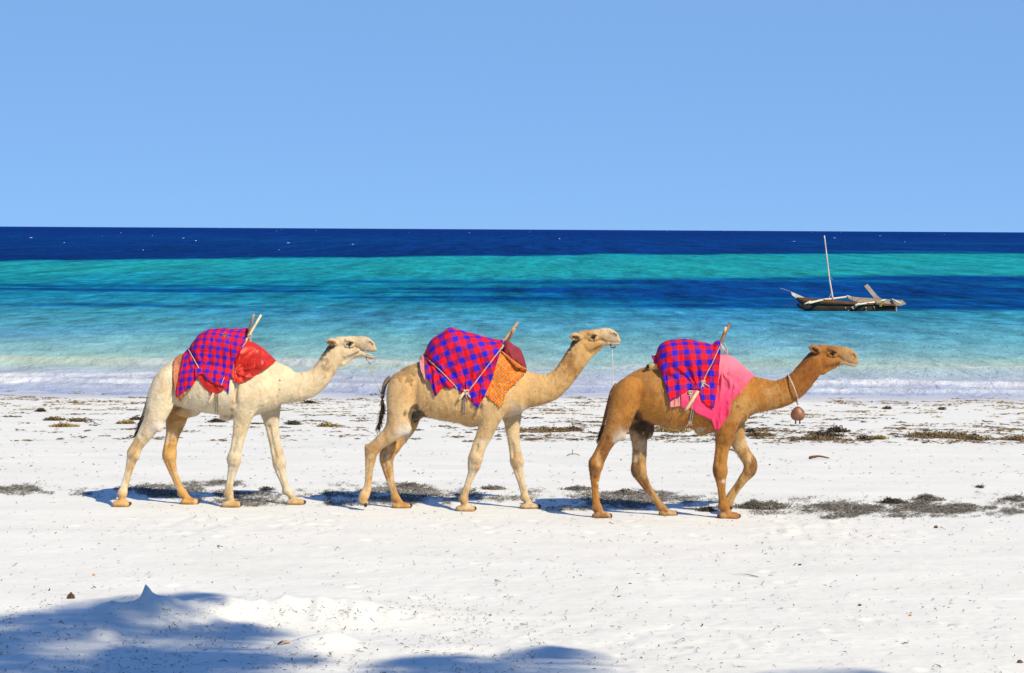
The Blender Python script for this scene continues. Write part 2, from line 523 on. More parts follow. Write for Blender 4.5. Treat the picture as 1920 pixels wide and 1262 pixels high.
def mat_sea():
    m, nt, b = new_mat('sea_water')
    at = nd(nt, 'ShaderNodeAttribute', attribute_name='pigment_and_shade')
    tc = nd(nt, 'ShaderNodeTexCoord')
    mp = nd(nt, 'ShaderNodeMapping'); mp.inputs['Scale'].default_value = (1.35, .55, 1)
    nt.links.new(tc.outputs['Object'], mp.inputs[0])
    n1 = nd(nt, 'ShaderNodeTexNoise', Scale=1.1, Detail=5.0, Roughness=.62, Distortion=.5)
    n2 = nd(nt, 'ShaderNodeTexNoise', Scale=.62, Detail=7.0, Roughness=.68, Distortion=.3)
    nt.links.new(mp.outputs[0], n1.inputs['Vector']); nt.links.new(mp.outputs[0], n2.inputs['Vector'])
    hsv = nd(nt, 'ShaderNodeHueSaturation')
    mp4 = nd(nt, 'ShaderNodeMapping'); mp4.inputs['Scale'].default_value = (.45, .035, 1)
    nt.links.new(tc.outputs['Object'], mp4.inputs[0])
    n4 = nd(nt, 'ShaderNodeTexNoise', Scale=1.0, Detail=8.0, Roughness=.75, Distortion=.3)
    nt.links.new(mp4.outputs[0], n4.inputs['Vector'])
    mr4 = nd(nt, 'ShaderNodeMapRange'); mr4.inputs[1].default_value = .3; mr4.inputs[2].default_value = .7
    mr4.inputs[3].default_value = .50; mr4.inputs[4].default_value = 1.55
    # far out, wind lanes and the swell's light and dark are painted in
    mp5 = nd(nt, 'ShaderNodeMapping'); mp5.inputs['Scale'].default_value = (.22, .010, 1)
    nt.links.new(tc.outputs['Object'], mp5.inputs[0])
    n5 = nd(nt, 'ShaderNodeTexNoise', Scale=1.0, Detail=7.0, Roughness=.75)
    nt.links.new(mp5.outputs[0], n5.inputs['Vector'])
    sp5 = nd(nt, 'ShaderNodeSeparateXYZ'); nt.links.new(tc.outputs['Object'], sp5.inputs[0])
    mk5 = nd(nt, 'ShaderNodeMapRange'); mk5.inputs[1].default_value = 220.0; mk5.inputs[2].default_value = 420.0
    nt.links.new(sp5.outputs[1], mk5.inputs[0])
    mx5 = nd(nt, 'ShaderNodeMix', data_type='FLOAT')
    nt.links.new(mk5.outputs[0], mx5.inputs[0]); nt.links.new(n4.outputs[0], mx5.inputs[2]); nt.links.new(n5.outputs[0], mx5.inputs[3])
    nt.links.new(mx5.outputs[0], mr4.inputs[0])
    mk6 = nd(nt, 'ShaderNodeMapRange'); mk6.interpolation_type = 'SMOOTHSTEP'; mk6.inputs[1].default_value = 66.0; mk6.inputs[2].default_value = 125.0; mk6.inputs[3].default_value = .22
    nt.links.new(sp5.outputs[1], mk6.inputs[0])
    fl6 = nd(nt, 'ShaderNodeMix', data_type='FLOAT'); fl6.inputs[2].default_value = 1.0
    nt.links.new(mk6.outputs[0], fl6.inputs[0]); nt.links.new(mr4.outputs[0], fl6.inputs[3])
    hs4 = nd(nt, 'ShaderNodeHueSaturation'); nt.links.new(fl6.outputs[0], hs4.inputs['Value']); nt.links.new(at.outputs['Color'], hs4.inputs['Color'])
    mr = nd(nt, 'ShaderNodeMapRange'); mr.inputs[1].default_value = .3; mr.inputs[2].default_value = .7
    mr.inputs[3].default_value = .55; mr.inputs[4].default_value = 1.5  # lit and darker wave faces painted into the water colour
    nt.links.new(n2.outputs[0], mr.inputs[0]); fl7 = nd(nt, 'ShaderNodeMix', data_type='FLOAT'); fl7.inputs[2].default_value = 1.0
    mk7 = nd(nt, 'ShaderNodeMapRange'); mk7.interpolation_type = 'SMOOTHSTEP'; mk7.inputs[1].default_value = 62.0; mk7.inputs[2].default_value = 110.0; mk7.inputs[3].default_value = .35
    nt.links.new(sp5.outputs[1], mk7.inputs[0]); nt.links.new(mk7.outputs[0], fl7.inputs[0]); nt.links.new(mr.outputs[0], fl7.inputs[3])
    nt.links.new(fl7.outputs[0], hsv.inputs['Value'])
    nt.links.new(hs4.outputs[0], hsv.inputs['Color'])
    df = nd(nt, 'ShaderNodeBsdfDiffuse'); gl = nd(nt, 'ShaderNodeBsdfGlossy', Roughness=.35)
    mx = nd(nt, 'ShaderNodeMixShader'); mx.inputs[0].default_value = .018
    nt.links.new(hsv.outputs[0], df.inputs['Color'])
    nt.links.new(df.outputs[0], mx.inputs[1]); nt.links.new(gl.outputs[0], mx.inputs[2])
    nt.links.new(mx.outputs[0], nt.nodes['Material Output'].inputs['Surface'])
    nt.nodes.remove(b)
    ad = nd(nt, 'ShaderNodeMath', operation='ADD')
    nt.links.new(n1.outputs[0], ad.inputs[0]); nt.links.new(n2.outputs[0], ad.inputs[1])
    bp = nd(nt, 'ShaderNodeBump', Strength=.8, Distance=.28)
    nt.links.new(ad.outputs[0], bp.inputs['Height'])
    nt.links.new(bp.outputs[0], df.inputs['Normal']); nt.links.new(bp.outputs[0], gl.inputs['Normal'])
    return m


sea = link('sea', mesh_np('sea', np.stack([XS, YS, ZS], -1).reshape(-1, 3), grid_quads(len(UR), len(YR)), col=scol.reshape(-1, 3)), mat_sea())
tag(sea, kind='structure')

# far whitecaps: little ridges of foam on the deep water
M_FOAM = simple('foam', (.78, .79, .8), rough=.9, var=.1, scale=4)
wc = MB()
for i in range(45):
    t = 2.5 + 42 * rng.random() ** 2.2
    Y = 18000 / t
    X = rng.uniform(-.27, .27) * Y
    L = rng.uniform(.25, 1.0) ** 1.5 * 1.2 * (Y / 900) ** .6
    H = rng.uniform(.02, .07) * (Y / 900) ** .6
    n = 7
    s = np.linspace(-1, 1, n)
    x = X + s * L * .5; y = Y + .15 * L * rng.uniform(-1, 1) * s + .05 * rng.standard_normal(n)
    zt = SEA_Z + .05 + H * (1 - s ** 2) * rng.uniform(.5, 1.1, n)
    D = .6 * H + .4
    V = np.vstack([np.stack([x, y - D, np.full(n, SEA_Z - .15)], -1), np.stack([x, y, zt], -1), np.stack([x, y + D * 2, np.full(n, SEA_Z - .15)], -1)])
    wc.add(V, grid_quads(n, 3))
tag(wc.build('whitecaps', M_FOAM), kind='stuff')

# ------------------------------------------------------------------ camels: one smooth body grown from a distance field
class Zoom:
    def __init__(s, x0, y0, k):
        s.x0, s.y0, s.k = x0, y0, k

    def __call__(s, p):
        return (s.x0 + p[0] / s.k, s.y0 + p[1] / s.k)


Z1, Z2, Z3 = Zoom(190, 570, 3.0778), Zoom(640, 580, 3.0778), Zoom(1080, 590, 3.0054)
C1, C2, C3 = Zoom(310, 580, 6.641), Zoom(770, 590, 6.643), Zoom(1200, 595, 5.609)


class HeadZoom:
    """the head is laid out once (units of the second head's tracing) and turned about the eye"""
    def __init__(s, ex, ey, deg, k=10.514):
        s.e = np.array([ex, ey]); s.c, s.s, s.k = math.cos(math.radians(deg)), math.sin(math.radians(deg)), k

    def __call__(s, p):
        dx, dy = p[0] - 655.0, p[1] - 430.0
        return (s.e[0] + (s.c * dx - s.s * dy) / s.k, s.e[1] + (s.s * dx + s.c * dy) / s.k)


def smin(a, b, k):
    h = np.clip(.5 + .5 * (b - a) / k, 0, 1)
    return b + (a - b) * h - k * h * (1 - h)


def fine_axis(lo, hi, zones, coarse):
    """coordinates from lo to hi, finer inside the zones (a, b, step)"""
    x = [lo]
    while x[-1] < hi:
        st = coarse
        for a, b, s_ in zones:
            if a <= x[-1] <= b: st = min(st, s_)
        x.append(x[-1] + st)
    return np.array(x)


def surface_nets(F, xs, ys, zs):
    S = F < 0
    c = np.zeros(tuple(n - 1 for n in F.shape), np.uint8)
    for a in (0, 1):
        for b in (0, 1):
            for d in (0, 1):
                c += S[a:a + c.shape[0], b:b + c.shape[1], d:d + c.shape[2]]
    act = (c > 0) & (c < 8)
    ii = np.argwhere(act)
    idx = np.full(c.shape, -1, np.int32)
    idx[act] = np.arange(len(ii))
    i, j, k = ii.T
    acc = np.zeros((len(ii), 3)); cnt = np.zeros(len(ii))
    corners = [(a, b, d) for a in (0, 1) for b in (0, 1) for d in (0, 1)]
    val = {q: F[i + q[0], j + q[1], k + q[2]] for q in corners}
    pos = {q: np.stack([xs[i + q[0]], ys[j + q[1]], zs[k + q[2]]], -1) for q in corners}
    for q in corners:
        for ax in range(3):
            if q[ax] == 0:
                r = list(q); r[ax] = 1; r = tuple(r)
                m = (val[q] < 0) != (val[r] < 0)
                t = val[q][m] / (val[q][m] - val[r][m])
                acc[m] += pos[q][m] + t[:, None] * (pos[r][m] - pos[q][m])
                cnt[m] += 1
    V = acc / cnt[:, None]
    quads = []
    for ax in range(3):
        sl0 = [slice(1, -1)] * 3; sl1 = [slice(1, -1)] * 3
        sl0[ax] = slice(0, -1); sl1[ax] = slice(1, None)
        A, B = S[tuple(sl0)], S[tuple(sl1)]
        e = np.argwhere(A != B)
        inside = A[tuple(e.T)]
        g = e.copy()
        for o in range(3):
            if o != ax: g[:, o] += 1
        u, w = [(1, 2), (2, 0), (0, 1)][ax]

        def cell(du, dw):
            h = g.copy(); h[:, u] += du; h[:, w] += dw
            return idx[tuple(h.T)]
        q = np.stack([cell(-1, -1), cell(0, -1), cell(0, 0), cell(-1, 0)], -1)
        q[~inside] = q[~inside][:, ::-1]
        quads.append(q)
    Q = np.vstack(quads)
    return V, Q[(Q >= 0).all(1)]


class Body:
    def __init__(s, base, xr, zr, head_x, head_z):
        s.base = np.asarray(base)
        s.xs = fine_axis(xr[0], xr[1], [(head_x[0], head_x[1], .0065), (head_x[0] - .45, head_x[0], .009)], .0115)
        s.zs = fine_axis(-.03, zr, [(head_z[0], head_z[1], .0065), (-.03, .13, .009)], .0115)
        s.ys = fine_axis(-.46, .46, [(-.13, .13, .0068)], .011)
        s.F = np.full((len(s.xs), len(s.ys), len(s.zs)), .5, np.float32)
        s.soft = []          # (points, radius, colour) used for the coat
        s.tags = []

    def window(s, lo, hi):
        o = []
        for ax, l, h in zip((s.xs, s.ys, s.zs), lo, hi):
            a = max(0, np.searchsorted(ax, l) - 1); b = min(len(ax), np.searchsorted(ax, h) + 1)
            o.append(slice(a, b))
        return tuple(o)

    def put(s, w, d, k, cut=False):
        f = s.F[w]
        s.F[w] = (smin(f, d.astype(np.float32), k) if not cut else -smin(-f, d.astype(np.float32), k))

    def axes(s, w):
        return s.xs[w[0]][:, None, None], s.ys[w[1]][None, :, None], s.zs[w[2]][None, None, :]

    def chain(s, pts, k=.03, lat=.8, col=None, cut=False, dens=None, join=.004):
        """pts: (x, y, z, r [, lat]) local metres; tapered tube with smooth spine"""
        p = np.array([list(q) + ([lat] if len(q) == 4 else []) for q in pts], float)
        n = dens or max(2, int((len(p) - 1) * 4) + 1)
        q = catmull(p, n) if len(p) > 1 else p
        q[:, 3] = np.maximum(q[:, 3], .002)
        if len(q) == 1: q = np.vstack([q, q + 1e-5])
        R = q[:, 3].max() + k + .04
        w = s.window(q[:, :3].min(0) - R * np.array([1, max(1, q[:, 4].max()), 1]), q[:, :3].max(0) + R * np.array([1, max(1, q[:, 4].max()), 1]))
        x, y, z = s.axes(w)
        D = np.full(s.F[w].shape, 1.0, np.float32)
        for a, b in zip(q[:-1], q[1:]):
            rr = max(a[3], b[3]) + k + .05
            lo = np.minimum(a[:3], b[:3]) - rr * np.array([1, max(1, a[4]), 1]); hi = np.maximum(a[:3], b[:3]) + rr * np.array([1, max(1, a[4]), 1])
            w2 = s.window(lo, hi)
            x2, y2, z2 = s.axes(w2)
            la = .5 * (a[4] + b[4])
            ab = b[:3] - a[:3]; ab2 = ab * np.array([1, 1 / la, 1]); L = (ab2 ** 2).sum() + 1e-12
            px, py, pz = x2 - a[0], (y2 - a[1]) / la, z2 - a[2]
            t = np.clip((px * ab2[0] + py * ab2[1] + pz * ab2[2]) / L, 0, 1)
            d = np.sqrt((px - t * ab2[0]) ** 2 + (py - t * ab2[1]) ** 2 + (pz - t * ab2[2]) ** 2) - (a[3] + t * (b[3] - a[3]))
            off = tuple(slice(w2[i].start - w[i].start, w2[i].stop - w[i].start) for i in range(3))
            clip = tuple(slice(max(0, o.start), o.stop) for o in off)
            cut_ = tuple(slice(c.start - o.start, None) for c, o in zip(clip, off))
            sub = D[clip]
            dd = d[cut_][:sub.shape[0], :sub.shape[1], :sub.shape[2]]
            D[clip] = np.minimum(sub, dd)
        s.put(w, D, k, cut)
        if col is not None:
            s.soft.append((q[:, :3], q[:, 3], np.asarray(col)))

    def ellipsoid(s, c, r, k=.02, ang=0.0, cut=False, col=None):
        R = max(r) + k + .02
        w = s.window(np.asarray(c) - R, np.asarray(c) + R)
        x, y, z = s.axes(w)
        x, z = x - c[0], z - c[2]
        ca, sa = math.cos(ang), math.sin(ang)
        u = x * ca + z * sa; v = -x * sa + z * ca
        q = np.sqrt((u / r[0]) ** 2 + ((y - c[1]) / r[1]) ** 2 + (v / r[2]) ** 2)
        s.put(w, (q - 1) * min(r), k, cut)
        if col is not None:
            s.soft.append((np.array([c]), np.array([min(r)]), np.asarray(col)))

    def trunk(s, sec, k=.03, col=None):
        """sec: (x, ztop, zbottom, halfwidth)"""
        sec = np.array(sec, float)
        n = 60
        g = catmull(sec, n)
        x0, x1 = g[0, 0], g[-1, 0]
        R = .15
        w = s.window((x0 - R, -.46, g[:, 2].min() - R), (x1 + R, .46, g[:, 1].max() + R))
        x, y, z = s.axes(w)
        xc = np.clip(x, x0, x1)
        top = np.interp(xc, g[:, 0], g[:, 1]); bot = np.interp(xc, g[:, 0], g[:, 2]); hw = np.interp(xc, g[:, 0], g[:, 3])
        zc, rz = (top + bot) / 2, (top - bot) / 2
        v = (z - zc) / rz
        # egg section: widest a bit below the middle, narrower to the spine
        wy = hw * (1 - .22 * np.clip(v, -1, 1) - .10 * np.clip(v, -1, 1) ** 2)
        q = (np.abs(v) ** 2.15 + np.abs(y / wy) ** 2.15) ** (1 / 2.15)
        d = (q - 1) * np.minimum(rz, hw)
        ex = np.maximum(np.abs(x - xc) - 0, 0)
        d = np.where(ex > 0, np.sqrt(np.maximum(d, 0) ** 2 + ex ** 2) + np.minimum(d, 0) * 0, d)
        s.put(w, d, k)
        if col is not None:
            s.soft.append((np.stack([g[:, 0], 0 * g[:, 0], (g[:, 1] + g[:, 2]) / 2], -1), (g[:, 1] - g[:, 2]) / 2.2, np.asarray(col)))

    def finish(s):
        w = s.window((-9, -9, -9), (9, 9, .1))
        z = s.axes(w)[2]
        s.F[w] = np.maximum(s.F[w], (-(z + .006)).astype(np.float32))
        # half width of the trunk seen from the side, for laying cloth on it
        inside = s.F < 0
        yy = np.where(inside, np.abs(s.ys)[None, :, None], 0).max(1)
        k = 4
        m = yy.copy()
        for dx in range(-k, k + 1):
            m = np.maximum(m, np.roll(yy, dx, 0))
        yy = m.copy()
        for dz in range(-k, k + 1):
            m = np.maximum(m, np.roll(yy, dz, 1))
        s.hb = m
        V, Q = surface_nets(s.F, s.xs, s.ys, s.zs)
        return V, Q

    def half(s, x, z):
        i = np.clip(np.searchsorted(s.xs, x), 0, len(s.xs) - 1); k = np.clip(np.searchsorted(s.zs, z), 0, len(s.zs) - 1)
        return s.hb[i, k]


def mat_coat():
    m, nt, b = new_mat('camel_coat')
    at = nd(nt, 'ShaderNodeAttribute', attribute_name='pigment_and_shade')
    tc = nd(nt, 'ShaderNodeTexCoord')
    mp = nd(nt, 'ShaderNodeMapping'); mp.inputs['Scale'].default_value = (1, 1, .35)
    nt.links.new(tc.outputs['Object'], mp.inputs[0])
    n1 = nd(nt, 'ShaderNodeTexNoise', Scale=160.0, Detail=4.0, Roughness=.7)
    n2 = nd(nt, 'ShaderNodeTexNoise', Scale=9.0, Detail=6.0, Roughness=.65)
    nt.links.new(mp.outputs[0], n1.inputs['Vector']); nt.links.new(tc.outputs['Object'], n2.inputs['Vector'])
    r1 = nd(nt, 'ShaderNodeMapRange'); r1.inputs[1].default_value = .25; r1.inputs[2].default_value = .75
    r1.inputs[3].default_value = .86; r1.inputs[4].default_value = 1.12
    r2 = nd(nt, 'ShaderNodeMapRange'); r2.inputs[1].default_value = .3; r2.inputs[2].default_value = .7
    r2.inputs[3].default_value = .88; r2.inputs[4].default_value = 1.08
    nt.links.new(n1.outputs[0], r1.inputs[0]); nt.links.new(n2.outputs[0], r2.inputs[0])
    ml = nd(nt, 'ShaderNodeMath', operation='MULTIPLY')
    nt.links.new(r1.outputs[0], ml.inputs[0]); nt.links.new(r2.outputs[0], ml.inputs[1])
    hv = nd(nt, 'ShaderNodeHueSaturation')
    nt.links.new(at.outputs['Color'], hv.inputs['Color']); nt.links.new(ml.outputs[0], hv.inputs['Value'])
    nt.links.new(hv.outputs[0], b.inputs['Base Color'])
    b.inputs['Roughness'].default_value = .72
    b.inputs['Specular IOR Level'].default_value = .22
    b.inputs['Sheen Weight'].default_value = .08
    ad = nd(nt, 'ShaderNodeMath', operation='ADD')
    n3 = nd(nt, 'ShaderNodeTexNoise', Scale=24.0, Detail=4.0, Roughness=.6)
    nt.links.new(tc.outputs['Object'], n3.inputs['Vector'])
    m3 = nd(nt, 'ShaderNodeMath', operation='MULTIPLY'); m3.inputs[1].default_value = 1.6
    nt.links.new(n3.outputs[0], m3.inputs[0])
    nt.links.new(n1.outputs[0], ad.inputs[0]); nt.links.new(m3.outputs[0], ad.inputs[1])
    bp = nd(nt, 'ShaderNodeBump', Strength=.8, Distance=.008)
    nt.links.new(ad.outputs[0], bp.inputs['Height']); nt.links.new(bp.outputs[0], b.inputs['Normal'])
    return m


M_COAT = mat_coat()
M_EYE = simple('dark_eye', (.012, .008, .006), rough=.12, spec=.6, var=.1)
M_NAIL = simple('dark_nail', (.045, .03, .025), rough=.5, var=.4, scale=60)
M_HAIR = simple('dark_hair', (.05, .024, .014), rough=.7, var=.5, scale=40)
M_LASH = simple('black_lash', (.012, .008, .006), rough=.7)
M_TOOTH = simple('tooth', (.62, .55, .42), rough=.4)


def strands(roots, dirs, length, r, n=5, seed=0, curl=.3, grav=.5):
    mb = MB(); g = np.random.default_rng(seed)
    for p, d in zip(roots, dirs):
        L = length * g.uniform(.6, 1.15)
        q = [np.array(p)]; v = np.array(d, float); v /= np.linalg.norm(v)
        for i in range(n):
            v = v + g.normal(0, curl, 3) * .5 + np.array([0, 0, -grav * .3]); v /= np.linalg.norm(v)
            q.append(q[-1] + v * L / n)
        mb.tube(q, np.linspace(r, r * .25, n + 1), k=4, cap=False)
    return mb


def make_camel(spec):
    Zt, Hz = spec['zoom'], spec['head']
    nf = spec['near_foot']
    gy = [G(*Zt(p))[1] for p in nf]
    Y0 = float(np.mean(gy)) + .17
    mid = Zt((830, 600))
    X0 = float(P(mid[0], mid[1], Y0)[0])
    base = np.array([X0, Y0, 0.0])
    sc = F_PX / Y0                                   # photo px per metre at the animal

    def L(p, lat=0.0, Z=Zt):
        q = Z(p)
        w = P(q[0], q[1], Y0 + lat) - base
        return w

    def pts(lst, lat, Z=Zt, k=None):
        k = k or Z.k
        o = []
        for e in lst:
            w = L(e[:2], lat if len(e) < 4 or e[3] is None else e[3], Z)
            o.append((w[0], w[1], w[2], e[2] / k / sc) + ((e[4],) if len(e) > 4 else ()))
        return o

    allx = [L(p)[0] for p in spec['xspan']]
    he = L((655, 430), 0, Hz)
    b = Body(base, (allx[0], allx[1]), 2.36, (he[0] - .36, he[0] + .55), (he[2] - .36, he[2] + .22))
    col = spec['cols']
    # trunk and hump
    sec = []
    for x, t, bt, hw in spec['trunk']:
        sec.append((L((x, t))[0], L((x, t))[2], L((x, bt))[2], hw))
    b.trunk(sec, col=col['body'])
    hx, hy, hr = spec['hump']
    b.chain(pts([(hx - 60, hy + 25, hr * .9), (hx, hy, hr), (hx + 70, hy + 25, hr * .9)], 0), k=.10, lat=.62)
    # legs: hidden joints lie inside the trunk; each is snapped to stand on the sand
    feet = []
    for leg in spec['legs']:
        ch = pts(leg['chain'], leg['lat'])
        zb = L(leg['foot'][0:2], leg['lat'])[2] - leg['foot'][3] / Zt.k / sc * .5
        corr = -zb if not leg.get('lifted') else 0.0
        ch = [(c[0], c[1], c[2] + corr * float(np.clip(1 - c[2] / 1.0, 0, 1)), c[3]) + tuple(c[4:]) for c in ch]
        lats = np.linspace(leg.get('lat0', .8), leg.get('lat1', .92), len(ch))
        ch = [(c[0], c[1], c[2], c[3], lt) for c, lt in zip(ch, lats)]
        b.chain(ch, k=leg.get('k', .03), col=leg['col'])
        cp = np.array([c[:3] for c in ch]); cr_ = np.array([c[3] for c in ch])
        m0 = max(3, len(ch) - 7)
        for sd in (-1, 1):
            gr = []
            for j in range(m0, len(ch) - 1):
                d = cp[min(j + 1, len(ch) - 1)] - cp[j - 1]; d /= np.linalg.norm(d)
                back = np.array([d[2], 0, -d[0]]) * (1 if d[2] < 0 else -1)
                back = back if back[0] < 0 else -back
                gr.append((*(cp[j] + back * cr_[j] * .34 + np.array([0, sd * cr_[j] * 1.02 * ch[j][4], 0])), cr_[j] * (.30 if j % 2 else .24)))
            b.chain(gr, k=.012, lat=.8, cut=True)
        # bony knee or hock and fetlock
        jk = int(np.argmax(cr_[m0 + 1:-2])) + m0 + 1
        b.ellipsoid(tuple(cp[jk]), (cr_[jk] * 1.02, cr_[jk] * .98, cr_[jk] * 1.15), k=.02)
        fx, fy, fw, fhh = leg['foot']
        fc = L((fx, fy), leg['lat'])
        ln, hh = fw / Zt.k / sc / 2, fhh / Zt.k / sc
        feet.append((leg, ch, fc, ln, hh, corr))
        if leg.get('lifted'):
            continue
        zc = hh * .30
        b.ellipsoid((fc[0], fc[1], zc), (ln * 1.0, .090, hh * .40), k=.02, col=leg['colf'])
        for sd in (-1, 1):                           # two toes
            b.ellipsoid((fc[0] + ln * .62, fc[1] + sd * .038, zc * .95), (ln * .52, .044, hh * .36), k=.012, col=leg['colf'])
        b.ellipsoid((fc[0] - ln * .55, fc[1], zc * .8), (ln * .5, .07, hh * .34), k=.02)
        b.chain([ch[-1][:4] + (.95,), (fc[0] + ln * .12, fc[1], zc + hh * .12, hh * .34, 1.0), (fc[0] + ln * .5, fc[1], zc, hh * .24, 1.2)], k=.025)
        if leg.get('spur', True):
            b.ellipsoid((ch[-1][0] - ch[-1][3] * .75, ch[-1][1], ch[-1][2] - .012), (.026, .02, .028), k=.02)
    for e in spec.get('lumps', []):
        w = L(e[:2], e[4])
        b.ellipsoid((w[0], w[1], w[2]), tuple(q / Zt.k / sc for q in e[2]), k=e[3], ang=e[5] if len(e) > 5 else 0, col=e[6] if len(e) > 6 else None)
    for e in spec.get('muscle', []):
        b.chain(pts(e['p'], e['lat']), k=e.get('k', .05), lat=e.get('w', .5), cut=e.get('cut', False))
    # neck
    b.chain(pts(spec['neck'], 0), k=.06, lat=.6, dens=46, col=col['neck'])
    # head (laid out in the second head's tracing units)
    hk = Hz.k

    def hp(lst, lat=0):
        return pts(lst, lat, Hz, hk)
    op = spec.get('jaw_open', 0.0)

    def jaw(p):
        ca, sa = math.cos(op), math.sin(op)
        dx, dy = p[0] - 600, p[1] - 560
        return (600 + ca * dx - sa * dy, 560 + sa * dx + ca * dy) + tuple(p[2:])
    b.chain(hp([(405, 610, 195), (455, 480, 125)]), k=.03, lat=.55)
    b.chain(hp([(430, 425, 104), (545, 412, 108), (650, 405, 104), (700, 400, 98)]), k=.03, lat=.92, col=col['head'])
    b.chain(hp([(690, 400, 100), (770, 392, 106), (880, 388, 126), (985, 405, 124), (1060, 436, 101)]), k=.04, lat=.66, col=col['muzzle'])
    b.chain(hp([(1040, 470, 78), (1125, 494, 58), (1166, 512, 36)]), k=.02, lat=.78, col=col['muzzle'])
    b.chain(hp([(900, 480, 62), (1000, 500, 52), (1090, 520, 34)]), k=.02, lat=1.1)
    b.chain(hp([(470, 560, 125), (545, 610, 158), (640, 590, 130), (720, 560, 105)]), k=.025, lat=.62, col=col['head'])
    b.chain(hp([jaw(q) for q in [(640, 590, 118), (760, 580, 96), (850, 560, 74), (930, 552, 52)]]), k=.02, lat=.62, col=col['head'])
    b.chain(hp([jaw(q) for q in [(930, 556, 46), (1030, 572, 38), (1120, 572, 33), (1158, 566, 24)]]), k=.008, lat=1.0, col=col['lip'])
    b.chain(hp([(560, 830, 62), (650, 755, 46), (770, 690, 30)]), k=.03, lat=.6)
    for sd in (-1, 1):
        ey = .060 * sd
        b.chain(hp([(580, 375, 34), (650, 365, 38), (715, 388, 26)], ey), k=.014, lat=.9)          # brow
        b.chain(hp([(590, 478, 26), (660, 500, 24), (730, 470, 24)], ey), k=.018, lat=.8)          # cheek bone
        b.chain(hp([(560, 620, 88), (690, 590, 64), (840, 545, 34)], .052 * sd), k=.02, lat=.35)    # masseter
        b.chain(hp([(1010, 360, 30), (1075, 362, 27), (1120, 400, 16)], .047 * sd), k=.014, lat=.6)  # nostril rim
        b.chain(hp([(1030, 348, 8), (1070, 368, 11), (1112, 388, 7)], .068 * sd), k=.006, lat=1.4, cut=True)
        b.chain(hp([(620, 436, 14), (665, 440, 17), (700, 430, 12)], .098 * sd), k=.012, lat=1.2, cut=True)  # socket
        # ears: a leaf-like cup
        e0, e1, e2 = L((395, 455), .060 * sd, Hz), L((305, 432), .095 * sd, Hz), L((205, 428), .105 * sd, Hz)
        b.chain([(e0[0], e0[1], e0[2], .030), (e1[0], e1[1], e1[2], .052), (e2[0], e2[1], e2[2], .018)], k=.015, lat=.75, col=col['ear'])
        f0, f1 = L((345, 470), .118 * sd, Hz), L((262, 446), .132 * sd, Hz)
        b.chain([(f0[0], f0[1], f0[2], .034), (f1[0], f1[1], f1[2], .022)], k=.006, lat=.8, cut=True)
    # folds of loose skin round the base of the neck, ribs and a coat that is never quite smooth
    x, y, z = b.xs[:, None, None], b.ys[None, :, None], b.zs[None, None, :]
    fo = spec.get('folds')
    if fo:
        a0, a1 = L(fo[0]), L(fo[1])
        w = b.window((a0[0] - .1, -.3, a0[2] - .55), (a1[0] + .15, .3, a0[2] + .5))
        xx, yy_, zz = b.axes(w)
        u = (xx - a0[0]) / (a1[0] - a0[0])
        mk = sstep(-.1, .1, u) * sstep(1.15, .9, u)
        topz = np.interp(xx[:, 0, 0], [L((e[0], e[1]))[0] for e in spec['neck']], [L((e[0], e[1] - e[2]))[2] for e in spec['neck']])[:, None, None]
        mk = mk * sstep(topz - fo[3], topz - .02, zz)
        ph = xx / .034 + .25 * zz / .034 + 1.3 * np.sin(xx * 31)
        b.F[w] += (fo[2] * mk * (.5 + .5 * np.sin(2 * math.pi * ph)) ** 1.5).astype(np.float32)
    V, Q = b.finish()
    # ---- the skin is never quite smooth: muscle, ribs and loose folds
    def normals(V):
        N = np.zeros_like(V)
        fn = np.cross(V[Q[:, 2]] - V[Q[:, 0]], V[Q[:, 3]] - V[Q[:, 1]])
        for c_ in range(4): np.add.at(N, Q[:, c_], fn)
        return N / (np.linalg.norm(N, axis=1)[:, None] + 1e-12)
    N = normals(V)
    hv = Hz((655, 430)); hw_ = P(hv[0], hv[1], Y0) - base
    headm = sstep(.30, .42, np.sqrt((V[:, 0] - hw_[0]) ** 2 + (V[:, 2] - hw_[2]) ** 2))
    legm = sstep(1.0, .8, V[:, 2])
    wx = V[:, 0] + .14 * fbm(V[:, 0] * 3.4, V[:, 2] * 3.4, o=3)
    big = fbm(wx * 5.5, V[:, 1] * 5.5, V[:, 2] * 4.0, o=3)
    sml = fbm(wx * 17, V[:, 1] * 17, V[:, 2] * 12, o=3)
    rid = 1 - np.abs(fbm(wx * 7 + 5, V[:, 1] * 7, V[:, 2] * 3.5, o=3)) * 3.2
    xr0, xr1 = L((450, 500))[0], L((790, 500))[0]
    haun = .45 + .55 * sstep(xr0 - .1, xr0 + .1, V[:, 0])
    rib = np.sin((V[:, 0] * .93 + V[:, 2] * .35) * 2 * math.pi / .085) * sstep(.16, .26, np.abs(V[:, 1])) * (1 - legm) * sstep(xr0, xr0 + .15, V[:, 0]) * sstep(xr1, xr1 - .15, V[:, 0]) * sstep(-.4, .4, big)
    V = V + N * (headm * (.010 * big * (1 - .5 * legm) + .0036 * sml * haun + .0045 * np.clip(rid, 0, 1) * (1 - .4 * legm) * haun + .0024 * rib) + (1 - headm) * .0018 * sml)[:, None]
    V[:, 2] = np.maximum(V[:, 2], -.006)
    # ---- coat colour
    n = len(V)
    Wt = np.full((n, 1), 1e-9); acc = np.zeros((n, 3)) + np.asarray(col['body']) * 1e-9
    nzs = fbm(V[:, 0] * 5, V[:, 1] * 5, V[:, 2] * 5, o=4)
    nz2 = nzs * .6 + 1.1 * fbm(V[:, 0] * 19 + nzs * 2, V[:, 1] * 19, V[:, 2] * 15, o=4)
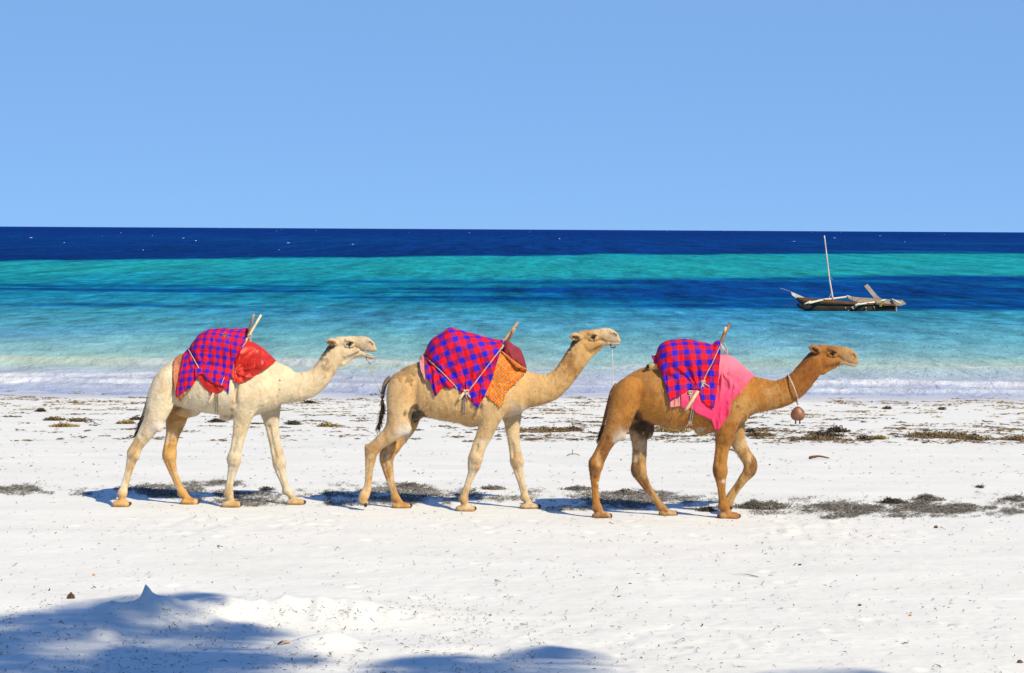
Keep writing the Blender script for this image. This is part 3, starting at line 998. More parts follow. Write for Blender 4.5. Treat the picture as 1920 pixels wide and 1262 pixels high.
    for qp, qr, qc in b.soft:
        st = max(1, len(qp) // 14)
        d = np.full(n, 9.0)
        for p_, r_ in zip(qp[::st], qr[::st]):
            d = np.minimum(d, np.sqrt(((V - p_) * np.array([1, .8, 1]) ** 1).__pow__(2).sum(1)) - r_)
        w_ = np.exp(-np.clip(d + .02 * nzs, 0, None) / .035)[:, None] + 1e-12
        acc += w_ * qc; Wt += w_
    C = acc / Wt
    for mk in spec['marks']:
        Zm = Hz if mk.get('head') else Zt
        kk = Zm.k
        for px_, py_, r_ in mk['p']:
            w = L((px_, py_), 0, Zm)
            rr = r_ / kk / sc
            sx, sz = mk.get('s', (1, 1))
            d = np.sqrt(((V[:, 0] - w[0]) / sx) ** 2 + ((V[:, 2] - w[2]) / sz) ** 2) / rr
            if mk.get('near') is not None:
                d = d + 9 * ((V[:, 1] < 0) != mk['near'])
            a = mk.get('a', 1) * sstep(1.2, .62, d + mk.get('n', .35) * nz2 * 1.5)
            C = lerp3(C, np.asarray(mk['c']), a)
    if spec.get('blotch'):
        f = sstep(.05, .45, fbm(V[:, 0] * 2.4 + 3, V[:, 1] * 2.4, V[:, 2] * 2.0, o=4)) * spec['blotch'][1]
        C = lerp3(C, C * np.asarray(spec['blotch'][0]), f)
    stn = fbm(V[:, 0] * 11 + nzs, V[:, 1] * 8, V[:, 2] * 2.6, o=4)
    C = C * (1 + (.10 + .09 * sstep(1.2, .8, V[:, 2])) * nz2 + .07 * nzs)[:, None] * (1 - np.array([.13, .20, .28]) * sstep(.14, .55, stn)[:, None])
    C = lerp3(C, C * np.array([.80, .66, .48]), sstep(.12, .5, fbm(V[:, 0] * 7 + 1, V[:, 1] * 9, V[:, 2] * 3.2, o=4)) * .75 * sstep(1.15, .55, V[:, 2]))
    lp = spec.get('leg_patch')
    if lp:
        q1 = fbm(V[:, 0] * 10 + 3, V[:, 1] * 10, V[:, 2] * 5, o=4); q2 = fbm(V[:, 0] * 9 + 13, V[:, 1] * 9 + 5, V[:, 2] * 4.5, o=4)
        lowz = sstep(1.2, .8, V[:, 2])
        C = lerp3(C, np.asarray(lp[0]), lp[2] * sstep(.10, .35, q1) * lowz)
        C = lerp3(C, np.asarray(lp[1]), lp[2] * .9 * sstep(.16, .42, q2) * lowz)
    dirt = sstep(.38, .02, V[:, 2]) * sstep(-.25, .3, fbm(V[:, 0] * 14, V[:, 1] * 14, V[:, 2] * 9, o=3))
    C = lerp3(C, C * np.array([.86, .72, .52]), .55 * dirt)
    root = empty('camel', tuple(base), spec['label'], 'camel', 'camels walking in a line along the beach')
    body = link('body', mesh_np('camel_body', V, Q, col=C), M_COAT, root)
    # short coat hair, so that the outline is never a clean edge
    gh = np.random.default_rng(8)
    wgt = (.25 + headm) * sstep(.25, .6, V[:, 2]); wgt /= wgt.sum()
    pick = gh.choice(n, 16000, p=wgt)
    Nn = normals(V)[pick]; r0 = V[pick]; m_ = len(pick)
    hd = Nn * .55 + np.array([-.55, 0, -.75]) + gh.normal(0, .28, (m_, 3)); hd /= np.linalg.norm(hd, axis=1)[:, None]
    hl = gh.uniform(.010, .026, m_) * (1 + .8 * sstep(.1, .5, fbm(r0[:, 0] * 4, r0[:, 1] * 4, r0[:, 2] * 4, o=2)))
    sd_ = np.cross(hd, Nn); sd_ /= np.linalg.norm(sd_, axis=1)[:, None] + 1e-9
    HV = np.stack([r0 - sd_ * .0024, r0 + sd_ * .0024, r0 + hd * hl[:, None] + Nn * .002], 1).reshape(-1, 3)
    HC = np.repeat(C[pick] * gh.uniform(.78, 1.12, (m_, 1)), 3, 0)
    hair = link('coat_hair', mesh_np('coat_hair', HV, np.arange(m_ * 3).reshape(-1, 3), col=HC), M_COAT, root)
    hair['kind'] = 'stuff'
    # ---- eyes, lashes, toenails, mane, tail
    for sd in (-1, 1):
        e = L((664, 434), .070 * sd, Hz)
        mb = MB(); mb.ball(e, (.019, .014, .014))
        eye = mb.build('eye', M_EYE, root)
        g0 = np.random.default_rng(3)
        ro, di = [], []
        for t in np.linspace(0, 1, 16):
            p_ = (604 + 116 * t, 432 - 14 * math.sin(t * math.pi) - 26 * t)
            ro.append(L(p_, .083 * sd, Hz)); di.append(np.array([.35, 1.0 * sd, -.55]) + g0.normal(0, .15, 3))
        strands(ro, di, .026, .0026, n=3, seed=5, curl=.1, grav=.8).build('eyelash', M_LASH, root)['kind'] = 'stuff'
    for leg, ch, fc, ln, hh, corr in feet:
        for sd in (-1, 1):
            mb = MB()
            if leg.get('lifted'):
                t = L(leg['toe'], leg['lat']) + np.array([0, sd * .03, 0])
                mb.ball(t, (.022, .02, .030), M=Matrix.Rotation(.5, 3, 'Y'))
            else:
                mb.ball((fc[0] + ln * 1.03, fc[1] + sd * .034, hh * .30), (.032, .023, .025), nu=10, nv=7)
            mb.build('toenail', M_NAIL, root)
    if op:
        mb = MB()
        for sd in (-1, 1):
            for q in np.linspace(0, 1, 6):
                p_ = jaw((1010 + 100 * q, 536 - 2 * q, 0))
                w = L(p_[:2], (.030 - .018 * q) * sd, Hz)
                mb.ball(w, (.007, .006, .010), nu=7, nv=5)
        tag(mb.build('teeth', M_TOOTH, root), kind='stuff')
    g1 = np.random.default_rng(11)
    ro, di = [], []
    for t in np.linspace(0, 1, 70):
        p_ = (330 - 200 * t, 470 + 270 * t)
        for r_ in range(2):
            w = L(p_, g1.normal(0, .022), Hz)
            ro.append(w + np.array([.03, 0, -.02])); di.append(np.array([-.8, g1.normal(0, .3), .18]))
    strands(ro, di, .072, .0035, n=4, seed=2, curl=.22, grav=.9).build('mane', M_HAIR, root)['kind'] = 'stuff'
    tl = [L(p, spec.get('tail_lat', 0), Zt) for p in spec['tail']]
    q = catmull(tl, 22)
    mb = MB(); mb.tube(q, np.interp(np.linspace(0, 1, 22), [0, .25, .6, 1], spec.get('tail_r', [.028, .022, .020, .012])), k=8)
    tail = mb.build('tail', simple('tail_skin', spec['tail_col'], var=.4, scale=18, rough=.85), root)
    ro, di = [], []
    for t in g1.uniform(spec.get('tuft0', .5), 1, 230):
        i = min(int(t * 21), 20)
        p_ = q[i] * (1 - (t * 21 - i)) + q[i + 1] * (t * 21 - i)
        tn = q[i + 1] - q[i]; tn /= np.linalg.norm(tn)
        o = g1.normal(0, 1, 3); o /= np.linalg.norm(o)
        ro.append(p_ + o * .010); di.append(tn * 1.3 + o * .55)
    strands(ro, di, .10, .0042, n=4, seed=4, curl=.45, grav=.7).build('tail_tuft', M_TUFT, tail)['kind'] = 'stuff'
    return dict(root=root, body=b, base=base, Y0=Y0, sc=sc, L=L, V=V)


M_TUFT = simple('tail_tuft_hair', (.11, .040, .018), rough=.7, var=.6, scale=25)

CREAM, CREAM2, OCHRE = (.64, .535, .37), (.56, .42, .25), (.52, .29, .095)
TAN, TAN2, BUFF = (.55, .345, .15), (.44, .25, .10), (.57, .43, .26)
GOLD, GOLD2, BROWN = (.395, .165, .028), (.30, .125, .028), (.16, .058, .014)
PALE = (.58, .50, .42)
DARK = (.030, .016, .010)


def head_marks(dark, muz, pale_lip, extra=()):
    m = [dict(head=1, p=[(605, 445, 16), (640, 452, 22), (685, 440, 20), (712, 412, 16), (662, 474, 22)], c=DARK, a=.9, n=.25),
         dict(head=1, p=[(668, 500, 18), (672, 530, 13)], c=dark, a=.85, n=.15),
         dict(head=1, p=[(1040, 356, 12), (1070, 368, 15), (1105, 384, 12)], c=DARK, a=.95, n=.05),
         dict(head=1, p=[(255, 440, 34), (310, 462, 44), (352, 482, 40)], c=dark, a=.95, n=.12),
         dict(head=1, p=[(575, 370, 20), (580, 410, 12)], c=dark, a=.4, n=.4),
         dict(head=1, p=[(300, 535, 52), (250, 560, 60), (210, 600, 62), (175, 680, 58)], c=dark, a=.85, n=.35),
         dict(head=1, p=[(150, 790, 60), (180, 900, 70), (230, 800, 55), (250, 980, 60)], c=dark, a=.38, n=.7)]
    return m + list(extra)


SPECS = []
SPECS.append(dict(
    label='cream white camel at the rear of the line with its mouth slightly open', zoom=Z1, head=HeadZoom(655.6, 643.75, 5.1),
    near_foot=[(750, 1180), (112, 1161)], xspan=[(30, 800), (1640, 300)], jaw_open=.18,
    cols=dict(body=CREAM, neck=(.64, .515, .335), head=(.61, .475, .30), muzzle=(.52, .40, .265), lip=(.42, .27, .19), ear=(.50, .33, .18)),
    trunk=[(330, 395, 560, .15), (380, 342, 570, .19), (450, 302, 590, .225), (550, 270, 616, .31), (650, 258, 633, .345), (750, 272, 645, .34), (850, 305, 650, .30), (950, 325, 620, .24), (1010, 345, 588, .19)],
    hump=(650, 300, 100),
    legs=[
        dict(lat=-.165, col=CREAM, colf=OCHRE, lat0=.68, lat1=.95, chain=[(392, 425, 66), (385, 450, 80), (354, 522, 83), (325, 610, 71), (290, 690, 56), (245, 762, 42), (205, 822, 34), (187, 862, 36), (170, 920, 25), (150, 990, 19.5), (133, 1050, 21), (122, 1085, 25)], foot=(112, 1135, 92, 52)),
        dict(lat=.150, col=OCHRE, colf=OCHRE, lat0=.6, lat1=.95, chain=[(420, 430, 75), (445, 520, 75), (445, 600, 66), (430, 670, 58), (415, 740, 42), (400, 810, 36), (394, 875, 39), (405, 940, 30), (428, 1010, 22), (450, 1065, 21), (468, 1100, 24)], foot=(508, 1142, 96, 46)),
        dict(lat=-.165, col=(.60, .485, .33), colf=(.52, .36, .19), lat0=.55, lat1=.95, chain=[(880, 400, 70), (868, 480, 92), (835, 570, 80), (818, 640, 56), (806, 705, 42), (792, 775, 36), (777, 840, 34), (766, 895, 39), (760, 950, 29), (748, 1010, 21.5), (737, 1065, 22), (735, 1100, 24)], foot=(748, 1156, 100, 50)),
        dict(lat=.165, col=(.60, .49, .34), colf=(.50, .35, .18), lat0=.55, lat1=.95, chain=[(940, 430, 70), (960, 530, 80), (975, 630, 58), (985, 705, 42), (1000, 795, 34), (1016, 870, 36), (1027, 925, 37), (1037, 985, 28), (1055, 1040, 22), (1072, 1090, 22.5)], foot=(1118, 1148, 98, 46)),
    ],
    lumps=[(322, 700, (34, 26, 44), .02, -.20, .5, PALE), (725, 652, (45, 40, 22), .02, 0), (830, 635, (42, 22, 52), .03, -.20), (185, 850, (18, 20, 26), .015, -.155), (768, 915, (30, 24, 26), .02, -.18),
           (1035, 925, (26, 22, 26), .02, .165), (500, 625, (70, 22, 30), .02, 0)],
    muscle=[dict(p=[(900, 350, 28), (872, 450, 34), (840, 540, 30)], lat=-.245, w=.45), dict(p=[(790, 500, 30), (800, 580, 34), (818, 640, 26)], lat=-.225, w=.5, k=.04),
            dict(p=[(785, 420, 9), (776, 520, 13), (772, 590, 13), (765, 640, 9)], lat=-.305, w=.9, k=.035, cut=True), dict(p=[(1000, 380, 14), (985, 470, 16), (960, 560, 16)], lat=-.27, w=1.0, k=.05, cut=True),
            dict(p=[(436, 340, 8), (432, 430, 17), (424, 510, 20), (402, 590, 18)], lat=-.255, w=.9, k=.03, cut=True)],
    neck=[(960, 470, 128), (1010, 462, 122), (1065, 474, 98), (1130, 479, 84), (1195, 463, 75), (1250, 428, 67), (1290, 380, 62), (1325, 325, 60), (1352, 290, 60)],
    folds=[(1050, 375), (1240, 355), .005, .16],
    tail=[(318, 420), (285, 500), (258, 590), (238, 650), (222, 700), (208, 738)], tail_lat=.03, tail_col=(.35, .26, .16), tuft0=.5,
    blotch=((.90, .82, .68), .5), leg_patch=((.47, .29, .12), (.66, .58, .45), .45),
    marks=head_marks((.10, .055, .03), None, None) + [
        dict(p=[(322, 700, 46)], c=PALE, a=.9, n=.3), dict(p=[(180, 1000, 60), (150, 1080, 60), (120, 1130, 60), (215, 830, 40), (190, 920, 45)], c=OCHRE, a=.55, n=.9, near=True),
        dict(p=[(430, 640, 70), (425, 720, 60), (405, 800, 50)], c=(.40, .20, .06), a=.5, n=.8, near=False),
        dict(p=[(480, 700, 30), (440, 980, 26)], c=PALE, a=.5, n=.6, near=False),
        dict(p=[(1290, 400, 22), (1310, 360, 18)], c=(.44, .28, .14), a=.4, n=1.2),
        dict(p=[(766, 930, 34), (1035, 925, 32)], c=PALE, a=.45, n=.5), dict(p=[(1036, 437, 5), (1034, 490, 5), (1024, 528, 4), (940, 580, 3), (872, 620, 4)], c=(.05, .04, .035), a=.9, n=0, near=True),
        dict(p=[(775, 560, 12), (770, 600, 10), (765, 640, 10)], c=(.26, .18, .12), a=.6, n=.5, near=True),  # crease shade behind the shoulder, painted along the groove
        dict(p=[(900, 530, 30), (960, 500, 34), (930, 430, 40)], c=(.58, .42, .24), a=.35, n=.8, near=True)]))

SPECS.append(dict(
    label='tan camel in the middle of the line with a fringed orange cloth', zoom=Z2, head=HeadZoom(1112.3, 630.9, 0.0),
    near_foot=[(715, 1164)], xspan=[(40, 800), (1660, 300)],
    cols=dict(body=TAN, neck=(.52, .325, .14), head=(.48, .27, .09), muzzle=(.56, .43, .28), lip=(.55, .44, .32), ear=(.50, .33, .18)),
    trunk=[(300, 408, 560, .15), (350, 345, 580, .19), (430, 312, 606, .225), (540, 272, 632, .31), (640, 258, 650, .345), (740, 268, 663, .34), (850, 295, 658, .30), (950, 328, 625, .24), (1040, 352, 585, .19)],
    hump=(650, 290, 100),
    legs=[
        dict(lat=-.165, col=(.54, .365, .19), colf=OCHRE, lat0=.68, lat1=.92, lifted=True, toe=(142, 1128), chain=[(356, 420, 64), (350, 450, 82), (338, 522, 78), (333, 610, 72), (320, 675, 66), (280, 722, 50), (225, 768, 40), (178, 815, 38), (168, 870, 30), (160, 945, 20.5), (154, 1010, 20.5), (146, 1045, 25), (132, 1075, 26), (124, 1100, 24), (142, 1124, 12)], foot=(128, 1100, 70, 40)),
        dict(lat=.150, col=(.46, .265, .10), colf=OCHRE, lat0=.6, lat1=.95, chain=[(385, 440, 75), (390, 540, 75), (385, 640, 62), (350, 725, 45), (300, 785, 43), (263, 845, 43), (267, 910, 33), (281, 985, 22), (298, 1045, 19.5), (313, 1090, 21)], foot=(346, 1128, 98, 42)),
        dict(lat=-.165, col=(.55, .40, .23), colf=BUFF, lat0=.55, lat1=.95, chain=[(895, 400, 70), (888, 490, 92), (866, 580, 78), (856, 645, 57), (828, 720, 45), (796, 790, 40), (775, 855, 40), (766, 895, 38), (755, 945, 24), (733, 1005, 19.5), (715, 1060, 21), (706, 1095, 24)], foot=(714, 1141, 102, 50)),
        dict(lat=.165, col=(.57, .43, .26), colf=BUFF, lat0=.55, lat1=.95, chain=[(940, 430, 70), (965, 530, 80), (985, 630, 54), (988, 700, 42), (996, 770, 34.5), (1003, 825, 33.5), (1012, 880, 37), (1020, 930, 28), (1038, 1000, 22), (1053, 1055, 20.5), (1062, 1095, 23)], foot=(1086, 1135, 102, 44)),
    ],
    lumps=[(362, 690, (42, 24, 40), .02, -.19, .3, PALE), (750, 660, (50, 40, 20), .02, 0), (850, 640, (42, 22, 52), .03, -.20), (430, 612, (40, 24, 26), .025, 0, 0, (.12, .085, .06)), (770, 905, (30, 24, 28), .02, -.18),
           (1022, 890, (28, 22, 28), .02, .165), (150, 800, (16, 18, 24), .015, -.15)],
    muscle=[dict(p=[(930, 360, 28), (900, 450, 34), (870, 545, 30)], lat=-.245, w=.45), dict(p=[(820, 520, 30), (835, 590, 34), (850, 650, 26)], lat=-.225, w=.5, k=.04),
            dict(p=[(1040, 390, 14), (1030, 480, 16), (1000, 570, 16)], lat=-.27, w=1.0, k=.05, cut=True), dict(p=[(432, 340, 8), (430, 430, 17), (424, 520, 20), (414, 610, 18)], lat=-.255, w=.9, k=.03, cut=True), dict(p=[(800, 430, 9), (793, 520, 13), (800, 600, 13), (812, 660, 9)], lat=-.305, w=.9, k=.035, cut=True)],
    neck=[(985, 468, 134), (1035, 462, 112), (1090, 463, 101), (1150, 462, 88), (1205, 449, 77), (1260, 408, 69), (1310, 350, 67), (1345, 300, 67), (1370, 262, 66)],
    folds=[(1062, 365), (1270, 330), .011, .22],
    tail=[(285, 392), (258, 420), (243, 465), (236, 520), (238, 570), (228, 625), (214, 680)], tail_lat=-.05, tail_col=(.17, .12, .075), tail_r=[.034, .028, .022, .012], tuft0=.5,
    blotch=((.86, .74, .55), .6), leg_patch=((.36, .19, .06), (.62, .50, .34), .6),
    marks=head_marks((.10, .05, .022), None, None, [dict(head=1, p=[(1128, 515, 12)], c=(.10, .07, .05), a=.8, n=0), dict(head=1, p=[(640, 340, 70), (560, 350, 50)], c=(.42, .20, .06), a=.55, n=.5),
                                                      dict(head=1, p=[(880, 505, 50), (530, 690, 60)], c=(.45, .24, .08), a=.45, n=.6)]) + [
        dict(p=[(366, 700, 48)], c=PALE, a=.95, n=.3), dict(p=[(350, 355, 60), (400, 335, 60)], c=(.26, .15, .06), a=.65, n=.8),
        dict(p=[(400, 600, 40), (430, 610, 44), (465, 600, 32), (432, 560, 22)], c=(.07, .05, .035), a=.8, n=.5),  # shade of the flank hollow before the thigh, put into the coat
        dict(p=[(300, 760, 45), (280, 830, 40)], c=(.32, .16, .05), a=.6, n=.8, near=False), dict(p=[(258, 850, 30), (255, 900, 26)], c=(.55, .42, .28), a=.7, n=.6, near=False),
        dict(p=[(200, 850, 40), (170, 980, 36), (150, 1080, 46), (350, 1110, 46)], c=OCHRE, a=.6, n=.7), dict(p=[(770, 910, 34), (830, 760, 40), (1020, 890, 30)], c=PALE, a=.45, n=.6),
        dict(p=[(1030, 570, 46), (990, 600, 34)], c=PALE, a=.4, n=.6), dict(p=[(1300, 300, 60), (1325, 350, 50)], c=(.36, .18, .06), a=.5, n=.9),
        dict(p=[(412, 405, 5), (410, 432, 5), (1120, 470, 4), (575, 640, 4)], c=(.06, .04, .03), a=.8, n=0)]))

SPECS.append(dict(
    label='golden brown camel leading the line with a bright pink cloth', zoom=Z3, head=HeadZoom(1560.55, 661.35, 12.6, 10.4),
    near_foot=[(850, 1156), (142, 1139)], xspan=[(20, 800), (1640, 300)],
    cols=dict(body=GOLD, neck=(.315, .125, .020), head=(.30, .112, .016), muzzle=(.36, .20, .075), lip=(.50, .42, .32), ear=(.30, .14, .045)),
    trunk=[(250, 388, 520, .15), (300, 338, 550, .19), (370, 302, 585, .225), (450, 277, 618, .305), (550, 260, 641, .345), (650, 262, 642, .34), (760, 288, 662, .30), (860, 318, 648, .24), (960, 344, 598, .19)],
    hump=(590, 285, 96),
    legs=[
        dict(lat=-.165, col=(.33, .135, .024), colf=(.42, .24, .10), lat0=.68, lat1=.95, chain=[(305, 410, 62), (290, 440, 80), (272, 495, 81), (251, 566, 76), (228, 632, 66), (182, 705, 45), (146, 772, 37), (113, 842, 39), (107, 898, 29), (107, 968, 19), (112, 1040, 20), (119, 1085, 25)], foot=(142, 1118, 94, 46)),
        dict(lat=.150, col=(.34, .19, .075), colf=(.42, .26, .11), lat0=.6, lat1=.95, chain=[(330, 430, 75), (345, 520, 75), (350, 610, 62), (353, 684, 48), (358, 750, 41), (356, 824, 40), (354, 880, 42), (378, 935, 32), (410, 988, 23), (450, 1045, 20.5), (480, 1088, 22)], foot=(516, 1116, 90, 40)),
        dict(lat=-.165, col=(.34, .150, .030), colf=(.36, .17, .05), lat0=.55, lat1=.95, chain=[(880, 400, 68), (870, 480, 90), (855, 570, 78), (846, 640, 60), (836, 700, 49), (823, 760, 39), (814, 820, 38), (812, 880, 39.5), (816, 940, 27), (821, 1000, 21.5), (827, 1050, 23), (832, 1085, 27)], foot=(857, 1128, 112, 54)),
        dict(lat=.165, col=(.40, .23, .085), colf=(.36, .18, .06), lat0=.55, lat1=.92, lifted=True, toe=(872, 1088), chain=[(880, 430, 70), (885, 530, 78), (897, 630, 56), (915, 715, 45), (951, 785, 37), (982, 838, 39), (978, 880, 34), (942, 927, 27), (902, 982, 22.5), (874, 1024, 25), (862, 1055, 26), (868, 1078, 18)], foot=(862, 1070, 80, 40)),
    ],
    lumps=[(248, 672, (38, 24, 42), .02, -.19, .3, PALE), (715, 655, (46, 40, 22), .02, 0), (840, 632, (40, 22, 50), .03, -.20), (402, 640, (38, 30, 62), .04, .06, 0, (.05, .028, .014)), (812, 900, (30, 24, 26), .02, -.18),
           (990, 850, (28, 24, 34), .02, .165), (90, 832, (16, 18, 24), .015, -.15)],
    muscle=[dict(p=[(905, 350, 28), (885, 450, 34), (860, 545, 30)], lat=-.245, w=.45), dict(p=[(800, 520, 30), (820, 590, 34), (838, 650, 26)], lat=-.225, w=.5, k=.04),
            dict(p=[(985, 370, 14), (980, 450, 17), (955, 550, 16)], lat=-.27, w=1.0, k=.04, cut=True), dict(p=[(376, 330, 8), (366, 420, 17), (352, 510, 20), (328, 600, 18)], lat=-.255, w=.9, k=.03, cut=True), dict(p=[(790, 430, 9), (782, 520, 13), (785, 600, 13), (788, 650, 9)], lat=-.305, w=.9, k=.035, cut=True)],
    neck=[(925, 458, 128), (975, 452, 108), (1030, 452, 97), (1085, 452, 87), (1140, 446, 80), (1200, 424, 73), (1262, 375, 69), (1308, 322, 66), (1345, 272, 62)],
    folds=[(1000, 360), (1230, 320), .011, .24],
    tail=[(232, 392), (203, 430), (180, 510), (160, 590), (146, 650), (134, 695)], tail_lat=.09, tail_col=(.24, .105, .028), tuft0=.66,
    blotch=((.74, .60, .42), .7), leg_patch=((.15, .058, .016), (.50, .36, .20), .8),
    marks=head_marks((.06, .026, .010), None, None, [dict(head=1, p=[(640, 345, 80), (560, 360, 50)], c=(.20, .075, .018), a=.6, n=.5), dict(head=1, p=[(900, 350, 120), (1010, 470, 90)], c=(.42, .27, .12), a=.35, n=.8)]) + [
        dict(p=[(1320, 260, 50), (1290, 320, 60), (1330, 380, 60), (1260, 400, 60), (1350, 320, 50)], c=(.27, .095, .018), a=.55, n=.8),
        dict(p=[(248, 690, 46)], c=PALE, a=.95, n=.25), dict(p=[(895, 507, 10), (1148, 455, 7)], c=(.08, .045, .025), a=.8, n=.3, near=True),
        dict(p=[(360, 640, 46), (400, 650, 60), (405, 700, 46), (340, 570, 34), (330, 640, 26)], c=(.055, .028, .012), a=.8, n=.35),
        dict(p=[(350, 730, 50), (345, 800, 40), (350, 860, 36)], c=(.46, .36, .24), a=.6, n=1.0, near=False), dict(p=[(370, 700, 20), (390, 750, 16), (340, 780, 16)], c=(.16, .07, .025), a=.7, n=.7, near=False),
        dict(p=[(825, 930, 16), (700, 645, 20), (110, 880, 22), (125, 940, 16), (130, 1000, 14)], c=PALE, a=.6, n=.6), dict(p=[(190, 640, 50), (215, 560, 40)], c=(.42, .20, .05), a=.5, n=.6),
        dict(p=[(110, 1080, 40), (115, 960, 20)], c=(.26, .10, .025), a=.6, n=.8), dict(p=[(1130, 470, 60), (1070, 480, 60), (930, 560, 60), (950, 490, 50)], c=(.46, .27, .10), a=.4, n=.9),
        dict(p=[(420, 340, 50), (480, 420, 60), (560, 540, 60)], c=(.40, .20, .065), a=.5, n=.9)]))

CAMELS = [make_camel(s_) for s_ in SPECS]

# ------------------------------------------------------------------ cloths laid over the loads
def mat_check(name, red, blue, mixc, period, angle, flecks=.25):
    m, nt, b = new_mat(name)
    uv = nd(nt, 'ShaderNodeUVMap'); mp = nd(nt, 'ShaderNodeMapping')
    mp.inputs['Rotation'].default_value = (0, 0, angle)
    mp.inputs['Scale'].default_value = (1 / period, 1 / period, 1)
    nt.links.new(uv.outputs[0], mp.inputs[0])
    sp = nd(nt, 'ShaderNodeSeparateXYZ'); nt.links.new(mp.outputs[0], sp.inputs[0])
    bands = []
    for ax in (0, 1):
        fr = nd(nt, 'ShaderNodeMath', operation='FRACT'); nt.links.new(sp.outputs[ax], fr.inputs[0])
        pp = nd(nt, 'ShaderNodeMath', operation='PINGPONG'); pp.inputs[1].default_value = .5
        nt.links.new(sp.outputs[ax], pp.inputs[0])
        mr = nd(nt, 'ShaderNodeMapRange'); mr.inputs[1].default_value = .245; mr.inputs[2].default_value = .275
        nt.links.new(pp.outputs[0], mr.inputs[0])
        bands.append(mr)
    m1 = nd(nt, 'ShaderNodeMix', data_type='RGBA'); m1.inputs[6].default_value = (*red, 1); m1.inputs[7].default_value = (*mixc, 1)
    m2 = nd(nt, 'ShaderNodeMix', data_type='RGBA'); m2.inputs[6].default_value = (*mixc, 1); m2.inputs[7].default_value = (*blue, 1)
    nt.links.new(bands[0].outputs[0], m1.inputs[0]); nt.links.new(bands[0].outputs[0], m2.inputs[0])
    m3 = nd(nt, 'ShaderNodeMix', data_type='RGBA')
    nt.links.new(bands[1].outputs[0], m3.inputs[0]); nt.links.new(m1.outputs[2], m3.inputs[6]); nt.links.new(m2.outputs[2], m3.inputs[7])
    # worn, sun-bleached and a little dusty
    tc = nd(nt, 'ShaderNodeTexCoord'); nz = nd(nt, 'ShaderNodeTexNoise', Scale=7.0, Detail=6.0, Roughness=.65)
    nt.links.new(tc.outputs['Object'], nz.inputs['Vector'])
    r1 = nd(nt, 'ShaderNodeMapRange'); r1.inputs[1].default_value = .30; r1.inputs[2].default_value = .72
    r1.inputs[3].default_value = .80; r1.inputs[4].default_value = 1.15
    nt.links.new(nz.outputs[0], r1.inputs[0])
    hv = nd(nt, 'ShaderNodeHueSaturation'); nt.links.new(m3.outputs[2], hv.inputs['Color']); nt.links.new(r1.outputs[0], hv.inputs['Value'])
    n2 = nd(nt, 'ShaderNodeTexNoise', Scale=16.0, Detail=5.0, Roughness=.7); nt.links.new(tc.outputs['Object'], n2.inputs['Vector'])
    r2 = nd(nt, 'ShaderNodeMapRange'); r2.inputs[1].default_value = .68; r2.inputs[2].default_value = .85; r2.inputs[4].default_value = flecks
    nt.links.new(n2.outputs[0], r2.inputs[0])
    m4 = nd(nt, 'ShaderNodeMix', data_type='RGBA'); nt.links.new(r2.outputs[0], m4.inputs[0])
    nt.links.new(hv.outputs[0], m4.inputs[6]); m4.inputs[7].default_value = (.45, .38, .45, 1)
    nt.links.new(m4.outputs[2], b.inputs['Base Color'])
    b.inputs['Roughness'].default_value = .75; b.inputs['Specular IOR Level'].default_value = .2
    wv = nd(nt, 'ShaderNodeTexNoise', Scale=22.0, Detail=4.0); nt.links.new(tc.outputs['Object'], wv.inputs['Vector'])
    bp = nd(nt, 'ShaderNodeBump', Strength=.6, Distance=.016); nt.links.new(wv.outputs[0], bp.inputs['Height']); nt.links.new(bp.outputs[0], b.inputs['Normal'])
    return m


def mat_tartan(name):
    """orange cloth with thin pale and dark crossing lines"""
    m, nt, b = new_mat(name)
    uv = nd(nt, 'ShaderNodeUVMap'); mp = nd(nt, 'ShaderNodeMapping')
    mp.inputs['Rotation'].default_value = (0, 0, math.radians(-50)); mp.inputs['Scale'].default_value = (1 / .062, 1 / .062, 1)
    nt.links.new(uv.outputs[0], mp.inputs[0])
    sp = nd(nt, 'ShaderNodeSeparateXYZ'); nt.links.new(mp.outputs[0], sp.inputs[0])
    prev = None
    base = nd(nt, 'ShaderNodeTexNoise', Scale=8.0, Detail=5.0)
    cr = nd(nt, 'ShaderNodeValToRGB'); cr.color_ramp.elements[0].color = (.58, .115, .005, 1); cr.color_ramp.elements[1].color = (.70, .20, .009, 1)
    cr.color_ramp.elements[0].position = .35; cr.color_ramp.elements[1].position = .65
    nt.links.new(base.outputs[0], cr.inputs[0])
    cur = cr.outputs[0]
    for ax in (0, 1):
        for off, wd, c, st in ((.0, .06, (.46, .42, .28, 1), .55), (.17, .05, (.10, .10, .05, 1), .7), (-.17, .05, (.10, .10, .05, 1), .7)):
            ad = nd(nt, 'ShaderNodeMath', operation='ADD'); ad.inputs[1].default_value = off; nt.links.new(sp.outputs[ax], ad.inputs[0])
            pp = nd(nt, 'ShaderNodeMath', operation='PINGPONG'); pp.inputs[1].default_value = .5; nt.links.new(ad.outputs[0], pp.inputs[0])
            lt = nd(nt, 'ShaderNodeMapRange'); lt.inputs[1].default_value = wd; lt.inputs[2].default_value = wd * .4; lt.inputs[3].default_value = 0; lt.inputs[4].default_value = st
            nt.links.new(pp.outputs[0], lt.inputs[0])
            mx = nd(nt, 'ShaderNodeMix', data_type='RGBA'); nt.links.new(lt.outputs[0], mx.inputs[0]); nt.links.new(cur, mx.inputs[6]); mx.inputs[7].default_value = c
            cur = mx.outputs[2]
    nt.links.new(cur, b.inputs['Base Color']); b.inputs['Roughness'].default_value = .8; b.inputs['Specular IOR Level'].default_value = .15
    return m


RED, BLUE, PURP = (.68, .004, .010), (.012, .010, .46), (.28, .007, .10)


class Cloth:
    pass


